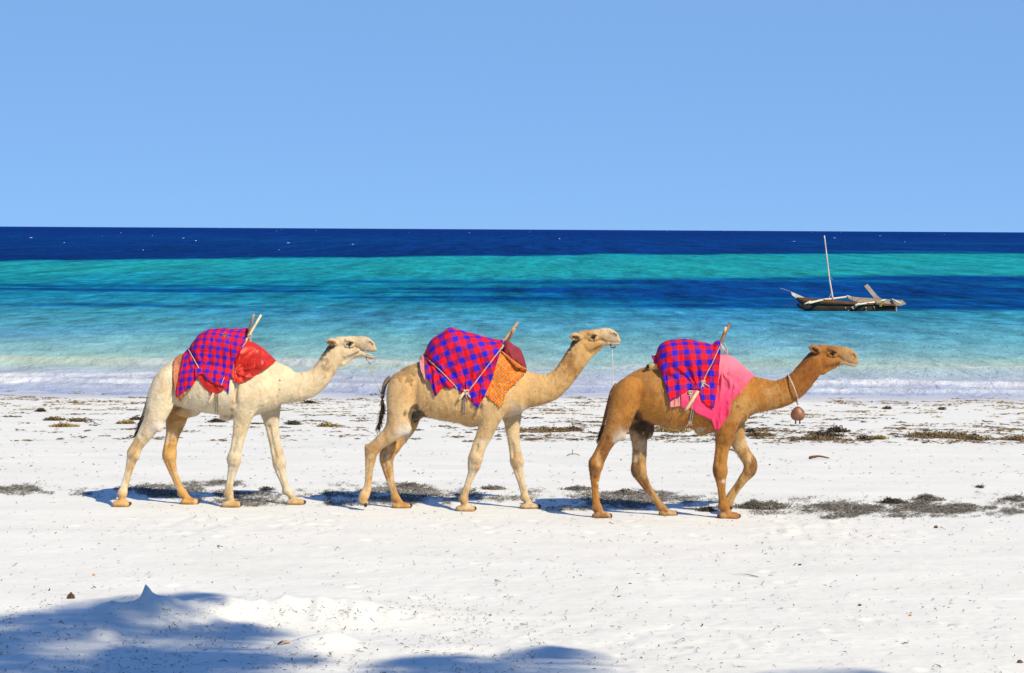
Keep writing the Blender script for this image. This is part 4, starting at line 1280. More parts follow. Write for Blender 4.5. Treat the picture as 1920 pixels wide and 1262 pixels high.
def near_map(cm, cloths):
    """outermost near side of the cloths already laid on, on the grid of the body"""
    b = cm['body']; H = np.zeros((len(b.xs), len(b.zs)))
    for c in cloths:
        V = c.V
        for fu in np.linspace(0, 1, 4, endpoint=False):
            for fv in np.linspace(0, 1, 4, endpoint=False):
                q = (V[:-1, :-1] * (1 - fu) + V[1:, :-1] * fu) * (1 - fv) + (V[:-1, 1:] * (1 - fu) + V[1:, 1:] * fu) * fv
                q = q.reshape(-1, 3)
                i = np.clip(np.searchsorted(b.xs, q[:, 0]), 0, len(b.xs) - 1); k = np.clip(np.searchsorted(b.zs, q[:, 2]), 0, len(b.zs) - 1)
                np.maximum.at(H, (i, k), -q[:, 1])
    for ax in (0, 1):
        m = H.copy()
        for d in (-2, -1, 1, 2): m = np.maximum(m, np.roll(H, d, ax))
        H = m
    return H


def drape(name, camel, Zc, cols, mat, label, cat, group=None, nu=110, nv=54, ties=(), fold=.012, pleat=9.0, far=.75, pad=.014, hang=.24,
          wsc=1.0, jag=0.0, seed=1.0, uvrot=0.0, cinch=(), thick=.006, radial=(), gap=0.0, puff=0.0, under=(), crease=1.0):
    """cols: list of (polyline from ridge to hem in photo-crop units, half width at the load)"""
    cm = camel; b = cm['body']; K = 12
    st = []; Ws = []
    for poly, W in cols:
        q = np.array([cm['L'](p, -W * min(1, i) * .9, Zc) for i, p in enumerate(poly)])
        q = q[:, [0, 2]]
        s = np.concatenate([[0], np.cumsum(np.linalg.norm(np.diff(q, axis=0), axis=1))]); s /= s[-1]
        f = catmull(q, 40) if len(q) > 2 else q
        s = np.concatenate([[0], np.cumsum(np.linalg.norm(np.diff(f, axis=0), axis=1))]); s /= s[-1]
        t = np.linspace(0, 1, K)
        st.append(np.stack([np.interp(t, s, f[:, 0]), np.interp(t, s, f[:, 1])], -1)); Ws.append(W)
    st = np.array(st); Ws = np.array(Ws) * wsc
    flat = catmull(np.concatenate([st.reshape(len(st), -1), Ws[:, None]], 1), nu)
    st2 = flat[:, :-1].reshape(nu, K, 2); W2 = flat[:, -1]
    m1 = int(nv * .42)
    Vn = np.zeros((nu, nv, 3)); UV = np.zeros((nu, nv, 2))
    for i in range(nu):
        X, Zs = st2[i, :, 0], st2[i, :, 1]
        zt, zh = Zs[0], Zs[-1]
        if jag:
            zh = zh + jag * (abs((i * .37) % 1 - .5) * 2 - .5) + jag * .8 * float(vnoise(np.array([i * .8]), np.array([seed]))[0])
        h = min(hang, .75 * max(zt - zh, .004))
        th = np.linspace(0, math.pi / 2, m1)
        zr = np.concatenate([zt - h * (1 - np.cos(th)), np.linspace(zt - h, zh, nv - m1 + 1)[1:]])
        yr_ = np.concatenate([W2[i] * np.sin(th) ** .85, np.full(nv - m1, W2[i])])
        xr_ = np.interp(-zr, -Zs, X) if (np.diff(-Zs) > 0).all() else np.interp(np.linspace(0, 1, nv), np.linspace(0, 1, K), X)
        hb = b.half(xr_, zr) + pad
        need = np.where(hb > pad + .01, hb, 0)
        yr_ = np.maximum(yr_, np.where(np.arange(nv) < 2, 0, need) * np.minimum(1, np.arange(nv) / 5.0))
        for _ in range(3):
            yr_[1:-1] = .25 * yr_[:-2] + .5 * yr_[1:-1] + .25 * yr_[2:]
        Vn[i, :, 0], Vn[i, :, 1], Vn[i, :, 2] = xr_, -(yr_ + gap), zr
        arc = np.concatenate([[0], np.cumsum(np.sqrt(np.diff(yr_) ** 2 + np.diff(zr) ** 2))])
        UV[i, :, 0] = xr_; UV[i, :, 1] = zt - arc
    # smooth the side bulge along the cloth
    for _ in range(4):
        Vn[1:-1, :, 1] = .25 * Vn[:-2, :, 1] + .5 * Vn[1:-1, :, 1] + .25 * Vn[2:, :, 1]
    u = np.linspace(0, 1, nu)[:, None]; v = np.linspace(0, 1, nv)[None, :]
    x, z = Vn[..., 0], Vn[..., 2]
    grow = sstep(.05, .9, v)
    ph = u * pleat + .35 * fbm(u * 3 + seed, v * 1.5 + 0 * u, o=3) * 2
    fo = fold * grow * (np.sin(2 * math.pi * ph) * (.6 + .7 * vnoise(u * 5 + seed * 3, v * 2))) + .010 * fbm(x * 9 + seed, z * 9, o=3) + .6 * fold * fbm(x * 22 + seed, z * 7, o=2)
    cr1 = fbm(x * 6 + z * 2.5 + seed * 5, z * 3 - x * 1.5, o=3); cr2 = fbm(x * 4 - z * 3 + seed * 9, z * 5 + x * 2 + 2, o=3)
    fo = fo - crease * .012 * np.exp(-(cr1 / .09) ** 2) * grow - crease * .010 * np.exp(-(cr2 / .07) ** 2) * sstep(.02, .3, v)
    for tx, ty, rad, n, a, a0, a1 in radial:
        a = a * 1.6          # creases fanning out from a tie
        w = cm['L']((tx, ty), -.3, Zc)
        dx, dz = x - w[0], z - w[2]
        r = np.sqrt(dx * dx + dz * dz); an = np.arctan2(dz, dx)
        fo = fo + a * np.exp(-(r / rad) ** 2) * sstep(0, .08, r) * np.sin(an * n + 1.4 * np.sin(an * 3 + seed)) * sstep(a0, a0 + .3, an) * sstep(a1, a1 - .3, an)
    for x0, y0, x1, y1, dpt, wd in cinch:             # pulled in along a rope
        p, q = cm['L']((x0, y0), -.3, Zc), cm['L']((x1, y1), -.3, Zc)
        ax_, az_ = q[0] - p[0], q[2] - p[2]
        t = np.clip(((x - p[0]) * ax_ + (z - p[2]) * az_) / (ax_ ** 2 + az_ ** 2), 0, 1)
        d = np.sqrt((x - p[0] - t * ax_) ** 2 + (z - p[2] - t * az_) ** 2)
        fo = fo - dpt * np.exp(-(d / wd) ** 2) + dpt * .5 * np.exp(-((d - wd * 2.2) / wd) ** 2)
    # outward direction: sideways low down, upward over the ridge
    side = np.clip(np.abs(Vn[..., 1]) / np.maximum(np.abs(Vn[:, -1:, 1]), .02), 0, 1)
    Vn[..., 1] -= fo * side
    Vn[..., 2] += fo * (1 - side) * .6
    Vn[..., 0] += .25 * fo * np.cos(2 * math.pi * ph) * grow
    nb = b.half(Vn[..., 0], Vn[..., 2]); nb = np.where(nb > .01, nb + pad * .6, 0)
    low = np.arange(nv)[None, :] > 4
    Vn[..., 1] = -np.where(low, np.maximum(-Vn[..., 1], nb), -Vn[..., 1])
    if puff:
        Vn[..., 1] -= puff * np.sin(v * math.pi) ** 2 * np.sin(u * math.pi)
    if under:
        H = near_map(cm, under)
        i = np.clip(np.searchsorted(b.xs, Vn[..., 0]), 0, len(b.xs) - 1); k = np.clip(np.searchsorted(b.zs, Vn[..., 2]), 0, len(b.zs) - 1)
        lim = H[i, k]; lim = np.where(lim > .02, lim + .009, 0)
        for _ in range(2):
            l2 = lim.copy(); l2[1:-1, 1:-1] = np.maximum(lim[1:-1, 1:-1], .25 * (lim[:-2, 1:-1] + lim[2:, 1:-1] + lim[1:-1, :-2] + lim[1:-1, 2:])); lim = l2
        Vn[..., 1] = np.minimum(Vn[..., 1], -lim * low)
    # far side
    Vf = Vn[:, 1:].copy(); Vf[..., 1] *= -1
    zt = Vn[:, :1, 2]
    Vf[..., 2] = zt - (zt - Vf[..., 2]) * far
    Vf[..., 1] += .008 * fbm(x[:, 1:] * 11, z[:, 1:] * 7 + 3, o=2) * side[:, 1:]
    full = np.concatenate([Vf[:, ::-1], Vn], 1)
    UVf = UV[:, 1:].copy(); UVf[..., 1] = 2 * UV[:, :1, 1] - UVf[..., 1]
    uvs = np.concatenate([UVf[:, ::-1], UV], 1)
    uvs = uvs + .012 * np.stack([fbm(uvs[..., 0] * 3 + seed, uvs[..., 1] * 3, o=2), fbm(uvs[..., 0] * 3 + 7, uvs[..., 1] * 3 + seed, o=2)], -1)
    n2 = full.shape[1]
    me = mesh_np(name, full.reshape(-1, 3) + 0, grid_quads(n2, nu), uv=uvs.reshape(-1, 2))
    o = link(name, me, mat, None, tuple(cm['base']))
    md = o.modifiers.new('thickness', 'SOLIDIFY'); md.thickness = thick; md.offset = 0
    tag(o, label, cat, group)
    c = Cloth(); c.o, c.V, c.cm, c.Z = o, Vn, cm, Zc
    return c


def on_cloth(cloths, camel, Zc, p, off=.010):
    """point on the near face of the outermost cloth or the animal at a photo-crop point"""
    w = camel['L'](p, -.3, Zc)
    best = -float(camel['body'].half(np.array([w[0]]), np.array([w[2]]))[0])
    for c in cloths:
        V = c.V.reshape(-1, 3)
        d = (V[:, 0] - w[0]) ** 2 + (V[:, 2] - w[2]) ** 2
        i = np.argsort(d)[:6]
        if d[i[0]] < .03 ** 2: best = min(best, float(V[i, 1].min()))
    w = camel['L'](p, best, Zc)
    return np.array([w[0], best - off, w[2]])


M_ROPE = simple('pale_rope', (.50, .44, .36), rough=.9, var=.4, scale=90, bump=.6, bscale=160)
M_STRAP = simple('grey_strap', (.27, .22, .18), rough=.9, var=.5, scale=60, bump=.5)
M_POLE = simple('bare_wood_pole', (.42, .26, .13), rough=.7, var=.5, scale=26, stretch=(1, 1, .12), bump=.5, bscale=50)
M_POLEP = simple('peeled_wood_pole', (.62, .47, .30), rough=.7, var=.35, scale=26, stretch=(1, 1, .12), bump=.4, bscale=50)
M_POLED = simple('dark_wood_pole', (.24, .12, .055), rough=.65, var=.5, scale=26, stretch=(1, 1, .12), bump=.5, bscale=50)
CHECK_GRP = 'red and blue chequered blankets on the camels'
SADDLE_GRP = 'wooden pack saddles under the blankets'


def rope_on(parent, cloths, camel, Zc, line, r=.0055, n=26, mat=None, name='rope'):
    q = []
    ln = np.array(line, float)
    s = np.linspace(0, len(ln) - 1, n)
    for t in s:
        i = min(int(t), len(ln) - 2); p = ln[i] * (1 - (t - i)) + ln[i + 1] * (t - i)
        q.append(on_cloth(cloths, camel, Zc, p))
    q = np.array(q)
    for _ in range(3): q[1:-1, 1] = np.minimum(q[1:-1, 1], .25 * q[:-2, 1] + .5 * q[1:-1, 1] + .25 * q[2:, 1])
    mb = MB(); mb.tube(q, r, k=6)
    return mb.build(name, mat or M_ROPE, parent)


def knot(parent, c, r, seed=0, name='knot'):
    g = np.random.default_rng(seed); mb = MB()
    t = np.linspace(0, 2 * math.pi * 2.6, 60)
    p = np.stack([np.sin(t * 1.0) * r, np.cos(t * 1.3 + 1) * r * .6, np.sin(t * 1.7 + .4) * r], -1) + np.asarray(c)
    mb.tube(p, r * .33, k=6)
    for i in range(3):
        e = np.asarray(c) + np.array([g.normal(0, 1.2), -.3, -1.4 - g.random()]) * r * 1.6
        mb.tube(catmull([np.asarray(c), (np.asarray(c) + e) / 2 + g.normal(0, .4, 3) * r, e], 7), r * .24, k=5)
    return mb.build(name, M_ROPE, parent)


def saddle(camel, label, poles):
    t = empty('pack_saddle', tuple(camel['base']), label, 'pack saddle', SADDLE_GRP)
    for a, b_, r, m in poles:
        p = catmull([a, (np.asarray(a) + b_) / 2 + np.array([.004, 0, .008]), b_], 14)
        mb = MB(); mb.tube(p, np.linspace(r, r * .88, 14), k=10, wob=.16)
        mb.build('pole', m, t)
    return t


# --- rear camel
ca = CAMELS[0]
L1 = lambda p, y=0.0: ca['L'](p, y, C1)
red1 = simple('red_satin', (.46, .012, .003), rough=.46, var=.4, scale=7, spec=.3, bump=.7, bscale=12)
red1.node_tree.nodes['Principled BSDF'].inputs['Sheen Weight'].default_value = .1
terra = simple('terracotta_cloth', (.48, .17, .085), rough=.9, var=.35, scale=30, bump=.5)
A = []
A.append(drape('terracotta_cloth', ca, C1, [([(128, 605), (122, 860)], .14), ([(170, 572), (150, 860), (165, 1140)], .2), ([(225, 548), (215, 850), (235, 1075)], .25), ([(290, 500), (285, 800), (295, 1010)], .27), ([(340, 470), (335, 800), (330, 990)], .27)],
               terra, 'worn terracotta cloth edge showing behind the chequered blanket of the cream camel', 'cloth', nu=50, nv=40, fold=.008, pleat=4, jag=.03, seed=3, wsc=.94))
A.append(drape('red_satin_cloth', ca, C1, [([(400, 430), (410, 838)], .28), ([(500, 340), (490, 962)], .29), ([(620, 300), (600, 1048)], .295), ([(700, 300), (670, 1035)], .295), ([(760, 300), (740, 985)], .29),
               ([(880, 330), (790, 800)], .28), ([(960, 365), (835, 830)], .27), ([(1010, 390), (870, 893)], .26), ([(1060, 405), (940, 912)], .25), ([(1130, 428), (1010, 890)], .22), ([(1200, 475), (1120, 832)], .18), ([(1285, 545), (1245, 745)], .12), ([(1372, 640), (1368, 652)], .03)],
               red1, 'shiny plain red satin cloth spread over the shoulders of the cream camel', 'cloth', under=A, crease=1.9, fold=.013, pleat=8, seed=5, wsc=.94, radial=[(850, 780, .34, 11, .020, -1.2, 2.2), (1350, 650, .30, 13, .010, 1.6, 4.0)]))
A.append(drape('checked_blanket', ca, C1, [([(262, 508), (205, 740), (152, 1078)], .16), ([(300, 482), (245, 760), (215, 1036)], .22), ([(340, 420), (310, 700), (290, 982)], .26), ([(390, 350), (370, 650), (362, 935)], .285), ([(450, 292), (425, 560), (412, 835)], .30),
               ([(520, 256), (490, 540), (470, 802)], .31), ([(600, 240), (560, 560), (530, 868)], .315), ([(690, 237), (640, 580), (600, 915)], .32), ([(780, 242), (730, 600), (678, 945)], .32), ([(870, 250), (800, 620), (735, 960)], .315), ([(950, 246), (860, 620), (768, 1010)], .31), ([(1012, 238), (985, 450), (840, 680), (797, 1053)], .30)],
               mat_check('check_cloth_small', RED, BLUE, PURP, .102, math.radians(8)), 'small-chequered red and blue blanket bulging over the cream camel', 'blanket', CHECK_GRP, under=A, fold=.022, pleat=7, seed=2,
               cinch=[(290, 500, 415, 730, .035, .022)], radial=[(440, 760, .22, 12, .010, 1.6, 3.6)]))
sd1 = saddle(ca, 'two crossed thin poles of the saddle on the cream camel, bound with rope', [
    (L1((548, 1165), -.365), L1((1192, 72), .10), .017, M_POLEP), (L1((800, 1050), .36), L1((1104, 62), -.03), .016, M_POLE)])
knot(sd1, L1((1050, 338), -.03), .022, 1)
rope_on(sd1, A, ca, C1, [(288, 500), (350, 610), (418, 735)], r=.006)
rope_on(sd1, A, ca, C1, [(1045, 345), (1000, 415), (955, 470)], r=.006)
rope_on(sd1, A, ca, C1, [(735, 845), (695, 950)], r=.004, n=8)
mb = MB()
for dx in (0, 26):
    mb.tube([on_cloth([], ca, C1, (628 + dx, 1055 + 10 * i), .006) for i in range(0, 24, 2)], .008, k=6)
mb.build('girth_strap', M_STRAP, sd1)
mb = MB(); c0 = on_cloth(A, ca, C1, (742, 325), .012)
for k in range(6):
    an = k * 1.1
    mb.tube(catmull([c0, c0 + np.array([math.cos(an) * .03, -.012, math.sin(an) * .028]), c0 + np.array([math.cos(an + .5) * .06, -.002, math.sin(an + .4) * .04])], 7), .004, k=5)
mb.build('loose_knot', M_STRAP, sd1)

# --- middle camel
cb = CAMELS[1]
L2 = lambda p, y=0.0: cb['L'](p, y, C2)
pinkp = simple('pale_pink_cloth', (.72, .26, .25), rough=.85, var=.25, scale=14, bump=.3)
maroon = simple('maroon_cloth', (.22, .022, .035), rough=.8, var=.3, scale=10, bump=.3)
B = []
B.append(drape('pale_pink_cloth', cb, C2, [([(110, 545), (128, 672)], .10), ([(142, 490), (160, 700), (172, 790)], .15), ([(185, 500), (192, 720), (203, 822)], .2), ([(222, 520), (222, 790)], .22)], pinkp,
               'faded pink cloth poking out behind the blanket of the tan camel', 'cloth', nu=30, nv=34, fold=.012, pleat=3, seed=4))
B.append(drape('maroon_cloth', cb, C2, [([(1165, 335), (1160, 470)], .16), ([(1212, 322), (1222, 520)], .2), ([(1290, 388), (1300, 600)], .2), ([(1360, 425), (1370, 640)], .17), ([(1405, 520), (1415, 670)], .13), ([(1440, 650), (1442, 685)], .06)], maroon,
               'dark maroon cloth bunched at the shoulders of the tan camel', 'cloth', nu=50, nv=34, fold=.014, pleat=4, far=1.5, seed=8))
B.append(drape('orange_plaid_cloth', cb, C2, [([(980, 430), (890, 985)], .30), ([(1080, 435), (960, 1030)], .295), ([(1150, 440), (1030, 1088)], .28), ([(1200, 475), (1130, 1146)], .26), ([(1250, 515), (1178, 985)], .23), ([(1310, 562), (1248, 890)], .18), ([(1380, 618), (1338, 808)], .12), ([(1446, 670), (1441, 698)], .05)],
               mat_tartan('orange_plaid'), 'orange plaid cloth with a fringed edge on the shoulder of the tan camel', 'cloth', nu=90, nv=50, under=B, fold=.010, pleat=6, jag=.022, seed=6, pad=.018, radial=[(1010, 840, .2, 10, .010, -1.9, .6)]))
chk2 = mat_check('check_cloth_large', RED, BLUE, PURP, .150, math.radians(-17))
B.append(drape('checked_blanket', cb, C2, [([(172, 485), (190, 600), (205, 782)], .13), ([(195, 430), (220, 620), (252, 832)], .19), ([(225, 365), (262, 680), (302, 1005)], .24), ([(270, 300), (300, 620), (345, 965)], .28), ([(330, 262), (350, 560), (400, 907)], .30),
               ([(400, 218), (420, 560), (478, 912)], .315), ([(480, 165), (490, 520), (558, 908)], .325), ([(560, 180), (570, 560), (622, 962)], .33), ([(650, 203), (640, 580), (680, 985)], .33), ([(740, 225), (710, 600), (718, 1035)], .33),
               ([(830, 246), (790, 640), (762, 1085)], .33), ([(920, 275), (870, 640), (798, 1128)], .33), ([(1010, 303), (950, 640), (822, 1145)], .325), ([(1080, 312), (1020, 600), (930, 900), (834, 1154)], .32), ([(1158, 320), (1082, 570), (985, 870), (842, 1162)], .31)],
               chk2, 'large-chequered red and blue blanket roped over the tan camel', 'blanket', CHECK_GRP, under=B, fold=.020, pleat=6, seed=9,
               cinch=[(195, 535, 580, 915, .030, .022), (1150, 400, 722, 950, .022, .020)], radial=[(690, 965, .34, 13, .011, .3, 3.4)]))
sd2 = saddle(cb, 'two parallel brown poles of the saddle slanting up from the tan camel', [
    (L2((600, 1058), -.385), L2((1338, 95), .10), .019, M_POLE), (L2((860, 1000), .36), L2((1298, 168), -.02), .017, M_POLE)])
rope_on(sd2, B, cb, C2, [(190, 532), (390, 715), (580, 918)], r=.0055, n=34)
rope_on(sd2, B, cb, C2, [(1160, 380), (950, 650), (720, 955)], r=.0065, n=34)
knot(sd2, on_cloth(B, cb, C2, (690, 965), .012), .026, 2)
knot(sd2, L2((1160, 330), -.03), .018, 5)
mb = MB()
for dx in (0, 22):
    mb.tube([on_cloth([], cb, C2, (652 + dx, 1000 + 12 * i), .006) for i in range(0, 22, 2)], .0095, k=6)
mb.build('girth_strap', M_STRAP, sd2)
mb = MB()
mb.tube([on_cloth([], cb, C2, (888 - 14 * i, 1075 + 28 * i), .006) for i in range(0, 8)], .008, k=6)
mb.build('girth_strap', M_STRAP, sd2)

# --- leading camel
cc = CAMELS[2]
L3 = lambda p, y=0.0: cc['L'](p, y, C3)
pink = simple('bright_pink_cloth', (.70, .046, .15), rough=.85, var=.22, scale=6, bump=.25, col2=(.62, .028, .10))
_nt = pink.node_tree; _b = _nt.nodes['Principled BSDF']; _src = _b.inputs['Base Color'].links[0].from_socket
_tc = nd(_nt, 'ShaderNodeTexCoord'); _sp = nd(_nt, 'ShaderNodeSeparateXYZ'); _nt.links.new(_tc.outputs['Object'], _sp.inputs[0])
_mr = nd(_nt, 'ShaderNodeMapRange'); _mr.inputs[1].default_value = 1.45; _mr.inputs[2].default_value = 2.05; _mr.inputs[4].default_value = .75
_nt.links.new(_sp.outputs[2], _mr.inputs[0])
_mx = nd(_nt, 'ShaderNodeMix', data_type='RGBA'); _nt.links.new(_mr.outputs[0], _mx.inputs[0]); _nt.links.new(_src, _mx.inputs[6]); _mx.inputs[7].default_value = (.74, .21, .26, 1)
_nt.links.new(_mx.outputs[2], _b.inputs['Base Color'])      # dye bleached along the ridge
Cc = []
Cc.append(drape('folded_pink_cloth', cc, C3, [([(300, 500), (305, 700), (308, 938)], .27), ([(345, 480), (350, 700), (352, 938)], .28), ([(395, 470), (398, 700), (396, 930)], .28), ([(440, 460), (440, 700), (438, 925)], .28)], pinkp,
                'folded pale pink pad edge below the blanket of the golden camel', 'cloth', nu=40, nv=40, fold=.010, pleat=3, seed=14, pad=.018))
Cc.append(drape('bright_pink_cloth', cc, C3, [([(430, 400), (420, 700), (428, 945)], .27), ([(540, 350), (520, 955)], .28), ([(650, 330), (600, 1010)], .29), ([(750, 340), (690, 1055)], .29), ([(835, 388), (750, 1090)], .28), ([(880, 395), (830, 800), (800, 1192)], .27), ([(922, 400), (870, 1112)], .26),
                ([(970, 422), (932, 1010)], .24), ([(1020, 455), (944, 892)], .21), ([(1080, 505), (1040, 787)], .17), ([(1140, 560), (1118, 692)], .11), ([(1196, 606), (1194, 616)], .03)], pink,
                'bright pink cloth hanging to a point at the shoulder of the golden camel', 'cloth', under=Cc, fold=.022, pleat=7, seed=12, radial=[(860, 560, .32, 12, .012, -2.6, -.3)]))
chk3 = mat_check('check_cloth_medium', RED, BLUE, PURP, .142, math.radians(-4))
Cc.append(drape('checked_blanket', cc, C3, [([(122, 404), (140, 450), (165, 502)], .12), ([(165, 394), (195, 490), (236, 602)], .19), ([(190, 330), (215, 520), (262, 700), (302, 860)], .25), ([(230, 276), (265, 560), (350, 846)], .285), ([(300, 245), (325, 540), (400, 826)], .30),
                ([(380, 233), (395, 520), (458, 782)], .31), ([(460, 231), (470, 500), (528, 748)], .315), ([(540, 238), (550, 500), (590, 748)], .315), ([(620, 250), (615, 500), (618, 765)], .315), ([(700, 270), (670, 560), (642, 852)], .31), ([(760, 285), (720, 600), (682, 906)], .31), ([(802, 255), (770, 600), (726, 940)], .305), ([(838, 243), (842, 400), (826, 570), (803, 790), (772, 948)], .295)],
                chk3, 'medium-chequered red and blue blanket gathered by a rope on the golden camel', 'blanket', CHECK_GRP, under=Cc, fold=.021, pleat=6, seed=11,
                cinch=[(838, 330, 690, 610, .022, .018), (690, 610, 625, 760, .035, .024)], radial=[(612, 755, .42, 15, .016, 1.3, 3.6)]))
sd3 = saddle(cc, 'saddle poles of the golden camel, one dark brown and one pale', [
    (L3((478, 978), -.385), L3((706, 560), -.16), .021, M_POLEP), (L3((706, 560), -.16), L3((946, 60), .10), .020, M_POLED), (L3((720, 640), .30), L3((904, 104), .02), .018, M_POLEP)])
q0, q1 = L3((98, 522), -.10), L3((300, 500), -.12)
mb = MB(); mb.tube([q0 + np.array([-.012, 0, 0]), q0, (q0 + q1) / 2, q1], [.03, .052, .045, .04], k=12, wob=.2)
mb.build('pommel', simple('yellow_wood', (.62, .40, .14), rough=.6, var=.4, scale=14), sd3)
mb = MB(); mb.ball(q0 + np.array([-.02, -.035, .008]), (.022, .022, .028))
mb.build('pommel_hole', M_LASH, sd3)
rope_on(sd3, Cc, cc, C3, [(838, 310), (760, 480), (690, 610), (640, 745)], r=.0055, n=34)
knot(sd3, on_cloth(Cc, cc, C3, (664, 685), .012), .020, 3)
knot(sd3, on_cloth(Cc, cc, C3, (530, 790), .016), .022, 7)
mb = MB()
w0 = L3((860, 290), -.04)
for k in range(4):
    e = [L3((845 + 8 * k, 270 + 10 * k), -.06 + .02 * k), L3((850 + 16 * k, 330 + 8 * k), -.08), L3((835 + 28 * k, 390 - 4 * k), -.09 + .03 * k)]
    mb.tube(catmull(e, 9), .006, k=5)
mb.tube(catmull([L3((885, 270), 0), L3((912, 330), .02), L3((920, 405), .03)], 9), .008, k=6)
mb.build('rope', M_ROPE, sd3)
mb = MB()
for dx in (0, 20):
    mb.tube([on_cloth(Cc[:1], cc, C3, (565 - 2.2 * i + dx, 850 + 12 * i), .008) for i in range(0, 24, 2)], .0085, k=6)
mb.build('girth_strap', M_STRAP, sd3)
knot(sd3, on_cloth([], cc, C3, (526, 1100), .012), .016, 8)

# the free lower ends of the poles stick out below the cloths
for sd_, cl_, cm_, Zc_, p0, p1, r_, m_ in ((sd1, A, ca, C1, (606, 1040), (548, 1162), .016, M_POLEP), (sd2, B, cb, C2, (664, 972), (600, 1060), .019, M_POLEP), (sd3, Cc, cc, C3, (612, 772), (478, 976), .023, M_POLEP)):
    a_, b_ = on_cloth(cl_, cm_, Zc_, p0, .022), on_cloth(cl_, cm_, Zc_, p1, .026)
    b_[1] = min(b_[1], a_[1]) - .01
    mb = MB(); mb.tube([a_, a_ * .5 + b_ * .5, a_ * .1 + b_ * .9, b_], [r_ * .9, r_, r_, r_ * .6], k=9, wob=.12)
    mb.build('pole_end', m_, sd_)

# ------------------------------------------------------------------ lead ropes and the bell
M_TWINE = simple('lead_twine', (.42, .34, .28), rough=.9, var=.4, scale=60)
a = ca['L']((1010, 715), -.01, HeadZoom(590 + 655 / 10.514, 600 + 430 / 10.514, 0)) + ca['base']
e = cb['L']((232, 500), -.06) + cb['base']
q = catmull([a, (a + e) / 2 + np.array([.02, 0, -.04]), e], 16)
mb = MB(); mb.tube(q, .006, k=6)
rp = mb.build('lead_rope', M_TWINE)
mb = MB(); mb.tube(catmull([a + np.array([-.005, 0, .01]), a + np.array([.02, -.02, -.05]), a + np.array([.055, -.01, -.10])], 8), .008, k=6)
mb.build('dark_loop', M_HAIR, rp)
mb = MB(); t = np.linspace(0, 4 * math.pi, 40)
mb.tube(np.stack([e[0] + .035 * np.cos(t), e[1] + .035 * np.sin(t), e[2] + .02 * np.sin(t * .5) + .012 * t / 6], -1), .007, k=6)
mb.build('tail_knot', M_TWINE, rp)
tag(rp, 'thin brown rope from the mouth of the cream camel to the tail ahead', 'rope')
a = cb['L']((1022, 600), -.005, SPECS[1]['head']) + cb['base']
e = cc['L']((222, 400), -.03) + cc['base']
a2 = np.array([a[0] + .02, a[1], a[2] - .55])
q = catmull([a, a + np.array([.012, 0, -.28]), a2, np.array([a2[0] + .015, a2[1] - .01, a2[2] - .12]), e], 24)
mb = MB(); mb.tube(q, .0055, k=6)
rp = mb.build('lead_rope', simple('white_twine', (.62, .58, .55), rough=.9, var=.2))
mb = MB(); mb.tube(catmull([a + np.array([-.02, -.02, .02]), a + np.array([.0, -.01, -.03]), a + np.array([.05, -.02, -.02])], 8), .007, k=6)
mb.build('dark_loop', M_HAIR, rp)
tag(rp, 'thin white rope hanging straight from the chin of the tan camel', 'rope')

nb, nt_ = cc['L']((1246, 470), 0), cc['L']((1194, 342), 0)
bell = empty('camel_bell', tuple(cc['base']), 'round wooden bell on a white cord under the neck of the golden camel', 'bell')
bc = cc['L']((1250, 552), 0)
mb = MB(); th = np.linspace(0, 2 * math.pi, 36)
cen = (nb + nt_) / 2; ax_ = (nb - nt_) / 2 * 1.04
loop = cen + np.cos(th)[:, None] * -ax_ * 1.0 + np.sin(th)[:, None] * np.array([0, .148, 0])
loop[:, 2] = loop[:, 2]
mb.tube(loop, .0085, k=6, cap=False)
mb.tube(catmull([nb + np.array([0, -.06, -.0]), nb + np.array([.0, -.045, -.05]), bc + np.array([0, -.02, .10])], 8), .008, k=6)
mb.tube(catmull([nb + np.array([0, .06, -.0]), nb + np.array([.0, .045, -.05]), bc + np.array([0, .02, .10])], 8), .008, k=6)
mb.build('neck_cord', M_ROPE, bell)
mb = MB()
prof = [(-.118, .0), (-.112, .045), (-.09, .072), (-.05, .086), (-.01, .084), (.03, .068), (.062, .048), (.085, .025), (.092, .0)]
nph = 24; ph = np.linspace(0, 2 * math.pi, nph, endpoint=False)
V = np.array([[bc[0] + 1.06 * r * math.cos(p), bc[1] + .8 * r * math.sin(p), bc[2] + z * .86] for z, r in prof for p in ph])
i = np.arange(len(prof) - 1)[:, None] * nph; j = np.arange(nph)[None]
mb.add(V, np.stack([i + j, i + (j + 1) % nph, i + nph + (j + 1) % nph, i + nph + j], -1).reshape(-1, 4))
mb.build('bell_body', simple('worn_bell_wood', (.22, .085, .035), rough=.45, var=.5, scale=16, bump=.3, spec=.5), bell)
for s_ in (-1, 1):
    mb = MB(); mb.tube([bc + np.array([s_ * .024, 0, -.07]), bc + np.array([s_ * .027, 0, -.142])], [.009, .011], k=8)
    mb.build('clapper', M_POLED, bell)

# ------------------------------------------------------------------ the moored outrigger canoe
BZ = Zoom(1450, 430, 7.111)
YB = 119.0
BS = F_PX / YB
b0 = P(*BZ((980, 1090)), YB)
b0 = np.array([b0[0], YB, SEA_Z])


def Bp(p, dy=0.0):
    q = BZ(p)
    return P(q[0], q[1], YB + dy) - b0


